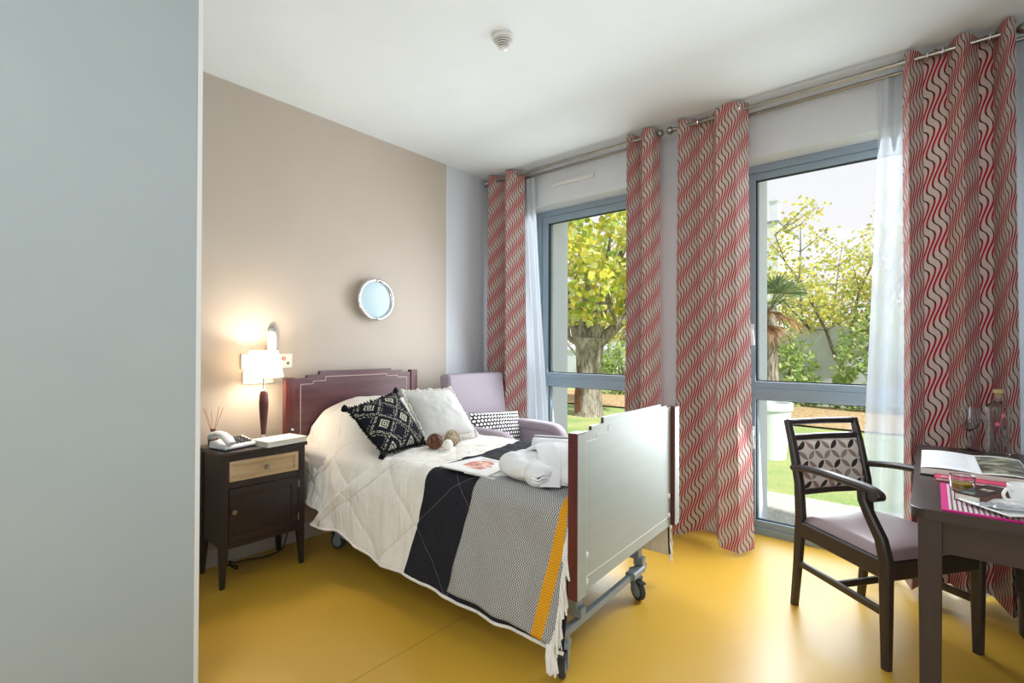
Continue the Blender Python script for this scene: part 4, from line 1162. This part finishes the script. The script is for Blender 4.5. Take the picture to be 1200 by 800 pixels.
MB().lathe([(0, .002), (.022, 0), (.024, .004), (.034, .020), (.040, .045), (.042, .062), (.0405, .063), (.038, .046), (.031, .020), (0, .008)], 36).build('bowl', m_porc, CP, smooth=60)
mb = MB(); mb.tube(smoothpts([(-.030, -.026, .05), (-.044, -.040, .052), (-.052, -.046, .036), (-.044, -.038, .020), (-.026, -.022, .018)], 6), .0045, 10); mb.build('handle', m_porc, CP)
# wine glass
WG = thing('wine_glass', 'empty stemmed wine glass behind the open book', 'wine glass', (3.278, 3.185, TT))
MB().lathe([(0, 0), (.034, 0), (.034, .002), (.006, .006), (.0035, .012), (.0035, .085), (.008, .092), (.030, .108), (.040, .135), (.041, .160), (.036, .205), (.0352, .205), (.040, .160), (.039, .135), (.029, .110), (.006, .096), (0, .095)], 36).build('glass', m_glassw, WG, smooth=60)
# bottle
BT = thing('glass_bottle', 'clear square glass bottle with a cork stopper on the desk', 'bottle', (3.374, 3.145, TT), math.radians(8))
def sq(r, z, k=4.0):
    return [(math.copysign(abs(math.cos(a)) ** (2 / k), math.cos(a)) * r, math.copysign(abs(math.sin(a)) ** (2 / k), math.sin(a)) * r, z) for a in [2 * PI * i / 40 for i in range(40)]]
mb = MB(); rings = []
for r, z, k in ((.036, .0, 5), (.039, .004, 6), (.039, .21, 6), (.036, .222, 5), (.020, .234, 2.5), (.014, .240, 2), (.014, .268, 2), (.016, .270, 2), (.016, .276, 2)):
    rings.append([mb.bm.verts.new(p) for p in sq(r, z, k)])
for A, B in zip(rings, rings[1:]):
    for i in range(40): mb.face([A[i], A[(i + 1) % 40], B[(i + 1) % 40], B[i]])
mb.face(rings[0][::-1]); mb.build('body', m_glassw, BT, smooth=50)
m_cork = fabric('pale_cork', (206, 178, 130), (180, 150, 104), 80, .3)
MB().lathe([(0, .258), (.0125, .258), (.0125, .276), (.018, .278), (.018, .292), (.016, .294), (0, .294)], 20).build('stopper', m_cork, BT)
mb = MB(); mm_ = Mat('pink_flower_print', (196, 96, 120), .5)
mb.tube([(-.012, -.0395, .06), (-.006, -.0395, .12), (.0, -.0395, .16), (.008, -.0395, .20)], .0014, 5); mb.lathe([(0, 0), (.006, .001), (.009, .004), (0, .006)], 10, (-.014, -.0395, .14), Matrix.Rotation(PI / 2, 3, 'X')); mb.lathe([(0, 0), (.006, .001), (.008, .004), (0, .006)], 10, (.006, -.0395, .18), Matrix.Rotation(PI / 2, 3, 'X'))
mb.build('floral_print', mm_, BT)

# ------------------------------------------------------------------ outside
ZG = -0.06
m_grav = Mat('pale_gravel', (200, 196, 186), .9); g1 = m_grav.noise(60, 3); g2 = m_grav.noise(2, 3)
m_grav.color(m_grav.mix((g1 - .5) * 4 + .5, (168, 162, 150), m_grav.mix(g2, (226, 222, 214), (200, 196, 188)))); m_grav.bump(g1, .6, .01)
m_lawn = Mat('lawn_turf', (120, 150, 70), .95, spec=.1); g1 = m_lawn.noise(40, 4); g2 = m_lawn.noise(1.1, 4)
m_lawn.color(m_lawn.mix((g2 - .5) * 3 + .5, m_lawn.mix((g1 - .5) * 3 + .5, (98, 132, 72), (152, 174, 112)), m_lawn.mix(g1, (190, 184, 134), (156, 164, 104)))); m_lawn.bump(g1, .6, .02)
m_mulch = Mat('dry_leaf_litter', (170, 130, 90), .95, spec=.1); g1 = m_mulch.noise(14, 5, .7); g2 = m_mulch.noise(50, 3)
m_mulch.color(m_mulch.mix((g1 - .5) * 4 + .5, m_mulch.mix((g2 - .5) * 4 + .5, (92, 70, 48), (214, 168, 104)), (196, 176, 146))); m_mulch.bump(g2, .8, .03)
mb = MB(); mb.box(-30, 30, YF + .03, 5.0, ZG - .3, ZG); struct(mb.build('path', m_grav, smooth=0))
def gz(x, y): return ZG + 0.03 * noise.noise((x * .5, y * .5, 0)) * sstep(5, 7, y)
mb = MB(); mb.grid(lambda a, b: Vector((lerp(-25, 25, a), lerp(5.0, 45, b ** 2), gz(lerp(-25, 25, a), lerp(5.0, 45, b ** 2)))), 60, 60); o = struct(mb.build('ground', m_lawn, smooth=80))
mb = MB(); mb.grid(lambda a, b: Vector((lerp(-14, 14, a), lerp(9.6 + .5 * noise.noise((a * 12, 0, 0)) - .06 * lerp(-14, 14, a), 12.7, b), gz(lerp(-14, 14, a), 10) + .035 + .10 * math.sin(PI * b) )), 60, 14)
tag(mb.build('leaf_litter', m_mulch, smooth=80), 'dry brown leaf litter on the ground beyond the lawn', 'leaf litter', kind='stuff')

def leafmat(name, cols, trans=.35):
    m = Mat(name, cols[0], .6, spec=.3)
    gi = m.new('ShaderNodeNewGeometry'); rp = m.new('ShaderNodeValToRGB')
    m.link(gi.outputs['Random Per Island'], rp.inputs[0]); cr = rp.color_ramp
    cr.interpolation = 'LINEAR'
    while len(cr.elements) < len(cols): cr.elements.new(.5)
    for i, c in enumerate(cols):
        cr.elements[i].position = i / (len(cols) - 1); cr.elements[i].color = lin(c)
    m.color(rp.outputs[0])
    tl_ = m.new('ShaderNodeBsdfTranslucent'); m.link(rp.outputs[0], tl_.inputs[0])
    mx_ = m.new('ShaderNodeMixShader'); mx_.inputs[0].default_value = trans
    m.link(m.b.outputs[0], mx_.inputs[1]); m.link(tl_.outputs[0], mx_.inputs[2]); m.surface(mx_.outputs[0]); return m
def leaves(pts, size, mat, name, parent, seed=0, aspect=.7, hang=0.0):
    r = random.Random(seed); V = []; F = []
    for p in pts:
        a = r.uniform(0, 2 * PI); tilt = r.uniform(-1, 1) * 1.1
        d = Vector((math.cos(a) * math.cos(tilt), math.sin(a) * math.cos(tilt), math.sin(tilt) - hang)).normalized()
        sd = d.cross(Vector((r.gauss(0, 1), r.gauss(0, 1), r.gauss(0, 1)))).normalized()
        L = size * r.uniform(.6, 1.25); w = L * aspect * .5
        b = len(V); p = Vector(p)
        V += [p - d * L * .5, p + sd * w - d * L * .08, p + sd * w * .7 + d * L * .25, p + d * L * .5, p - sd * w * .7 + d * L * .25, p - sd * w - d * L * .08]
        F.append((b, b + 1, b + 2, b + 3, b + 4, b + 5))
    me = bpy.data.meshes.new(name); me.from_pydata([tuple(v_) for v_ in V], [], F); me.materials.append(mat.m)
    o = bpy.data.objects.new(name, me); COL.objects.link(o); o.parent = parent; return o
m_bark = Mat('plane_tree_bark', (130, 122, 112), .9, spec=.1); g1 = m_bark.noise(9, 5, .65, stretch=(2.5, 2.5, .5)); g2 = m_bark.noise(30, 3, stretch=(2, 2, .4))
m_bark.color(m_bark.mix((g1 - .5) * 4 + .5, (112, 102, 92), (178, 170, 158))); m_bark.bump(g2, .9, .03)
m_hole = noisy('exposed_brown_wood', (128, 78, 52), (84, 48, 32), 20, .9, .3)
m_lfy = leafmat('autumn_plane_leaves', [(160, 186, 80), (216, 214, 90), (242, 224, 100), (134, 170, 76), (236, 240, 170), (206, 180, 84)], .5)
TR = thing('tree', 'pollarded tree with a thick split trunk and yellowing leaves, outside the window behind the bed', 'tree', (-1.93, 8.35, ZG))
mb = MB(); rr = random.Random(5)
tp = [(0, 0, -.1), (0, 0, .10), (0.01, 0, .45), (-.02, 0, .9), (.0, 0, 1.25), (.02, 0, 1.52)]
mb.tube(tp, [.34, .265, .235, .235, .262, .30], 24)
for (dx, dy, dz, L, r0) in ((-.75, .1, .55, 1.2, .13), (-.35, -.1, 1.0, 1.5, .15), (.12, .25, 1.05, 1.7, .15), (.42, -.1, .9, 1.5, .15), (.85, .1, .55, 1.3, .13), (-1.0, .2, .15, .9, .07)):
    d = Vector((dx, dy, dz)).normalized(); p = Vector((dx * .22, dy * .2, 1.42)); pts_ = [p]
    for k in range(6):
        d = (d + Vector((rr.uniform(-.22, .22), rr.uniform(-.2, .2), rr.uniform(-.05, .28)))).normalized(); p = p + d * L / 5; pts_.append(p)
    mb.tube(pts_, [r0 * (1 - .13 * k) for k in range(7)], 10)
    for j in range(4):
        q = pts_[2 + j]; d2_ = Vector((rr.uniform(-1, 1), rr.uniform(-1, 1), rr.uniform(.2, 1))).normalized()
        mb.tube([q, q + d2_ * .35, q + d2_ * .7 + Vector((0, 0, .1))], [r0 * .4, r0 * .25, r0 * .1], 6)
mb.build('trunk', m_bark, TR, smooth=60)
mb = MB(); mb.prism([(-.07, .05), (.075, .05), (.05, .45), (.03, .75), (.0, .98), (-.035, .7), (-.07, .4)], lambda a, b, d: (a - .10, d - .0, b), -.262, -.21); lab(mb.build('split', m_hole, TR, smooth=0), 'brown split in the bark')
pts_ = []
while len(pts_) < 6500:
    x, y, z = rr.uniform(-2.6, 2.6), rr.uniform(-2.0, 2.0), rr.uniform(1.75, 4.9)
    if (x / 2.5) ** 2 + (y / 1.9) ** 2 + ((z - 3.2) / 1.7) ** 2 > 1: continue
    if noise.noise((x * 1.6, y * 1.6, z * 1.6)) < .02: continue
    pts_.append((x, y, z))
leaves(pts_, .135, m_lfy, 'crown', TR, 1, .9)

m_lfg = leafmat('hedge_leaves', [(116, 146, 80), (158, 190, 106), (200, 216, 140), (136, 168, 96), (232, 234, 180), (178, 200, 126)], .55)
m_lfo = leafmat('yellow_green_leaves', [(170, 186, 96), (222, 214, 96), (240, 230, 140), (150, 172, 86), (226, 202, 106), (200, 212, 130)], .5)
def shrub(label, x, y, w, d, h, n, size, mat, seed, cat='shrub', nm='shrub', z0=.0, aspect=.5, grp='shrubs beyond the lawn', dens=-.2):
    t = thing(nm, label, cat, (x, y, ZG), 0, grp); r = random.Random(seed); P_ = []
    while len(P_) < n:
        a, b, c = r.uniform(-1, 1), r.uniform(-1, 1), r.uniform(0, 1)
        e = (1 - .35 * c ** 3) * (1 + .22 * noise.noise((a * 3 + seed, b * 3, c * 4)))
        if a * a + b * b > e * e: continue
        if noise.noise((a * w * 1.3 + seed, b * d * 1.3, c * h * 1.6)) < dens: continue
        P_.append((a * w / 2, b * d / 2, z0 + c * (h - z0) * (1 + .12 * noise.noise((a * 4, b * 2, seed)))))
    leaves(P_, size, mat, 'foliage', t, seed, aspect)
    mb = MB()
    for k in range(9):
        bx, by = r.uniform(-.3, .3) * w, r.uniform(-.25, .25) * d
        mb.tube([(bx * .5, by * .5, -.02), (bx * .8, by * .8, h * .4), (bx + r.uniform(-.2, .2), by, h * .85)], [.03, .02, .008], 6)
    mb.build('stem', m_bark, t); return t
shrub('bushy green hedge shrub behind the white planter and the dry palm', .45, 11.7, 2.1, 1.2, 2.0, 3000, .13, m_lfg, 21)
shrub('green hedge shrub next to the sheer curtain of the window by the desk', 2.75, 11.7, 2.2, 1.2, 2.1, 3200, .13, m_lfg, 23)
shrub('low green bush standing just right of the split tree trunk', -2.95, 11.6, 1.3, 1.0, 1.5, 1500, .12, m_lfg, 24)
def thintree(label, x, y, h, cr_, seed, mat, n, z0):
    t = thing('tree', label, 'tree', (x, y, ZG)); r = random.Random(seed); mb = MB(); P_ = []
    for k in range(16):
        a = r.uniform(0, 2 * PI); q = Vector((r.uniform(-.15, .15), r.uniform(-.15, .15), 0)); pts2 = [q]; d = Vector((math.cos(a) * .35, math.sin(a) * .35, 1)).normalized(); L = h * r.uniform(.75, 1.05) / 7
        for j in range(7):
            d = (d + Vector((r.uniform(-.2, .2) + math.cos(a) * .06, r.uniform(-.2, .2) + math.sin(a) * .06, r.uniform(-.1, .12)))).normalized(); q = q + d * L; pts2.append(q)
            if j > 1:
                for m_ in range(2):
                    e = Vector((r.uniform(-1, 1), r.uniform(-1, 1), r.uniform(-.1, .8))).normalized() * r.uniform(.4, .9); mb.tube([q, q + e * .5, q + e], [.014, .009, .004], 5)
                    for l_ in range(max(1, n // 190)):
                        g = q + e * r.uniform(.2, 1.05) + Vector((r.gauss(0, .13), r.gauss(0, .13), r.gauss(0, .13)))
                        if g.z > z0: P_.append(g)
        mb.tube(pts2, [.045 - .005 * j for j in range(8)], 6)
    mb.build('branches', m_bark, t, smooth=60); leaves(P_, .105, mat, 'foliage', t, seed, .6); return t
thintree('airy yellow-leaved tree rising behind the hedge, seen through the window by the desk', 1.5, 13.4, 4.5, 2.0, 31, m_lfo, 9000, 1.6)
thintree('sparse yellow-leaved tree behind the split-trunk tree', -5.2, 14.5, 4.6, 2.0, 33, m_lfo, 6000, 1.5)
# palm
PMt = thing('palm', 'fan palm with dry brown fronds, left in the view through the window by the desk', 'palm', (.86, 10.2, ZG))
mb = MB(); mb.tube([(0, 0, -.05), (.02, 0, .8), (0, 0, 1.7), (.03, 0, 2.1)], [.16, .14, .13, .10], 14); mb.build('trunk', m_bark, PMt)
m_pg = leafmat('palm_green', [(112, 132, 92), (150, 164, 120), (90, 110, 76)], .3); m_pb = leafmat('palm_dry', [(150, 110, 78), (120, 84, 60), (176, 136, 98)], .3)
r = random.Random(8)
for k in range(16):
    a = r.uniform(0, 2 * PI); el = r.uniform(-.9, 1.1); dry = el < -.1
    d = Vector((math.cos(a) * math.cos(el), math.sin(a) * math.cos(el), math.sin(el)))
    base = Vector((0.02, 0, 2.08)); tip = base + d * r.uniform(.35, .5)
    mb = MB(); mb.tube([base, tip], .012, 5)
    sd = d.cross(Vector((0, 0, 1))).normalized(); nn_ = sd.cross(d)
    for j in range(17):
        b = math.radians(-80 + 10 * j); dd_ = (d * math.cos(b) + sd * math.sin(b) + nn_ * .12 * math.cos(b * 3)).normalized(); L = r.uniform(.42, .55)
        pe = dd_.cross(nn_).normalized() * .020
        v4 = [mb.bm.verts.new(q) for q in (tip, tip + dd_ * L * .5 + pe, tip + dd_ * L + Vector((0, 0, -.06 if not dry else -.14)), tip + dd_ * L * .5 - pe)]
        mb.face(v4)
    lab(mb.build('frond', m_pb if dry else m_pg, PMt, smooth=0), 'dry brown fan frond' if dry else 'green fan frond')
# planter pot
m_pot = noisy('white_planter_plastic', (220, 226, 228), (208, 214, 218), 6, .6, .05)
PT = thing('planter', 'large white tapered garden planter on the lawn outside the window by the desk', 'planter', (1.66, 6.55, ZG))
MB().lathe([(0, 0), (.185, 0), (.19, .01), (.245, .58), (.262, .585), (.266, .66), (.262, .668), (.235, .668), (.230, .60), (0, .58)], 48).build('tub', m_pot, PT, smooth=50)
MB().lathe([(0, .585), (.12, .60), (.231, .59)], 30).build('soil', m_mulch, PT)
# garden wall and far building
mb = MB(); mb.box(-24, -0.2, 17.5, 17.8, ZG - .1, 1.15); mb.box(-24, -.2, 17.45, 17.85, 1.15, 1.25, .01); struct(mb.build('wall_garden', m_extw, smooth=0))
mb = MB(); mb.box(-.5, 9, 12.9, 13.05, ZG - .1, 1.75); struct(mb.build('wall_boundary', m_extw, smooth=0))
BD = thing('building', 'white house with a chimney far beyond the garden, behind the hedge', 'building', (-1.02, 20, ZG))
mb = MB(); mb.box(-5.0, 0, 0, 3.7, -.2, 5.95); mb.build('wall', m_extw, BD, smooth=0)
mb = MB(); mb.box(-5.05, .04, -.04, 3.74, 5.95, 6.02); mb.build('coping', m_greymet, BD, smooth=0)
mb = MB(); mb.box(-.30, -.02, .05, .45, 6.02, 6.75); mb.box(-.33, .01, .02, .48, 6.75, 6.82); mb.build('chimney', m_extw, BD, smooth=0)

# ------------------------------------------------------------------ light
w = bpy.data.worlds.new('sky'); SC.world = w; w.use_nodes = True; nt = w.node_tree
bg = nt.nodes['Background']; tc = nt.nodes.new('ShaderNodeTexCoord'); sx = nt.nodes.new('ShaderNodeSeparateXYZ'); nt.links.new(tc.outputs['Generated'], sx.inputs[0])
rp = nt.nodes.new('ShaderNodeValToRGB'); nt.links.new(sx.outputs[2], rp.inputs[0])
rp.color_ramp.elements[0].position = 0.0; rp.color_ramp.elements[0].color = lin((248, 238, 236))
rp.color_ramp.elements[1].position = .95; rp.color_ramp.elements[1].color = lin((214, 226, 244))
nt.links.new(rp.outputs[0], bg.inputs[0]); bg.inputs[1].default_value = 1.08

def light(name, typ, loc, rot, energy, color=(1, 1, 1), **kw):
    d = bpy.data.lights.new(name, typ); d.energy = energy; d.color = color
    for k, v_ in kw.items(): setattr(d, k, v_)
    o = bpy.data.objects.new(name, d); COL.objects.link(o); o.location = loc; o.rotation_euler = rot; return o
sd = Vector((-0.66, .16, -0.72)).normalized()
s_ = light('sun', 'SUN', (0, 0, 8), (0, 0, 0), 6.5, (1, .96, .88), angle=math.radians(2)); s_.rotation_euler = sd.to_track_quat('-Z', 'Y').to_euler()
# added area lamps just inside each window frame, strengthening the daylight
for (a, b), e in ((W1, 26), (W2, 32)):
    light('window_fill', 'AREA', ((a + b) / 2, YF - .02, 1.28), (math.radians(-80), 0, 0), e, (.88, .94, 1.0), shape='RECTANGLE', size=b - a - .1, size_y=2.3)
for (a, b), e in (((.55, 1.45), 18), ((2.36, 2.8), 21)):  # further added lamps, unseen, on the room side of the curtains
    light('window_fill', 'AREA', ((a + b) / 2, 3.08, 1.30), (math.radians(-74), 0, 0), e, (.88, .94, 1.0), shape='RECTANGLE', size=b - a, size_y=1.5)
# added fill lights behind the viewer, with no fixtures of their own
light('overhead_fill', 'AREA', (2.6, -.55, H - .06), (math.radians(18), 0, 0), 25, (.92, .96, 1.0), shape='RECTANGLE', size=1.6, size_y=1.2)
light('rear_fill', 'AREA', (3.4, YB + .1, 1.5), (math.radians(97), 0, math.radians(14)), 31, (.91, .96, 1.0), shape='RECTANGLE', size=1.6, size_y=1.6)

# ------------------------------------------------------------------ camera
cd = bpy.data.cameras.new('camera'); cam = bpy.data.objects.new('camera', cd); COL.objects.link(cam); SC.camera = cam
yaw, pit, rol, foc = .699941552, 6.78476433e-03, 3.43809567e-03, 576.870904
cd.sensor_width = 36; cd.sensor_fit = 'HORIZONTAL'; cd.lens = 36 * foc / 1200; cd.shift_y = 3.8 / 1200; cd.clip_start = .02; cd.clip_end = 300
Fv = Vector((-math.sin(yaw) * math.cos(pit), math.cos(yaw) * math.cos(pit), math.sin(pit)))
R0 = Vector((math.cos(yaw), math.sin(yaw), 0)); U0 = R0.cross(Fv)
Rv = R0 * math.cos(rol) + U0 * math.sin(rol); Uv = -R0 * math.sin(rol) + U0 * math.cos(rol)
M = Matrix((Rv, Uv, -Fv)).transposed().to_4x4(); M.translation = Vector((3.124, 0, 1.25)); cam.matrix_world = M
SC.view_settings.view_transform = 'Standard'; SC.view_settings.look = 'None'; SC.view_settings.exposure = 0.14
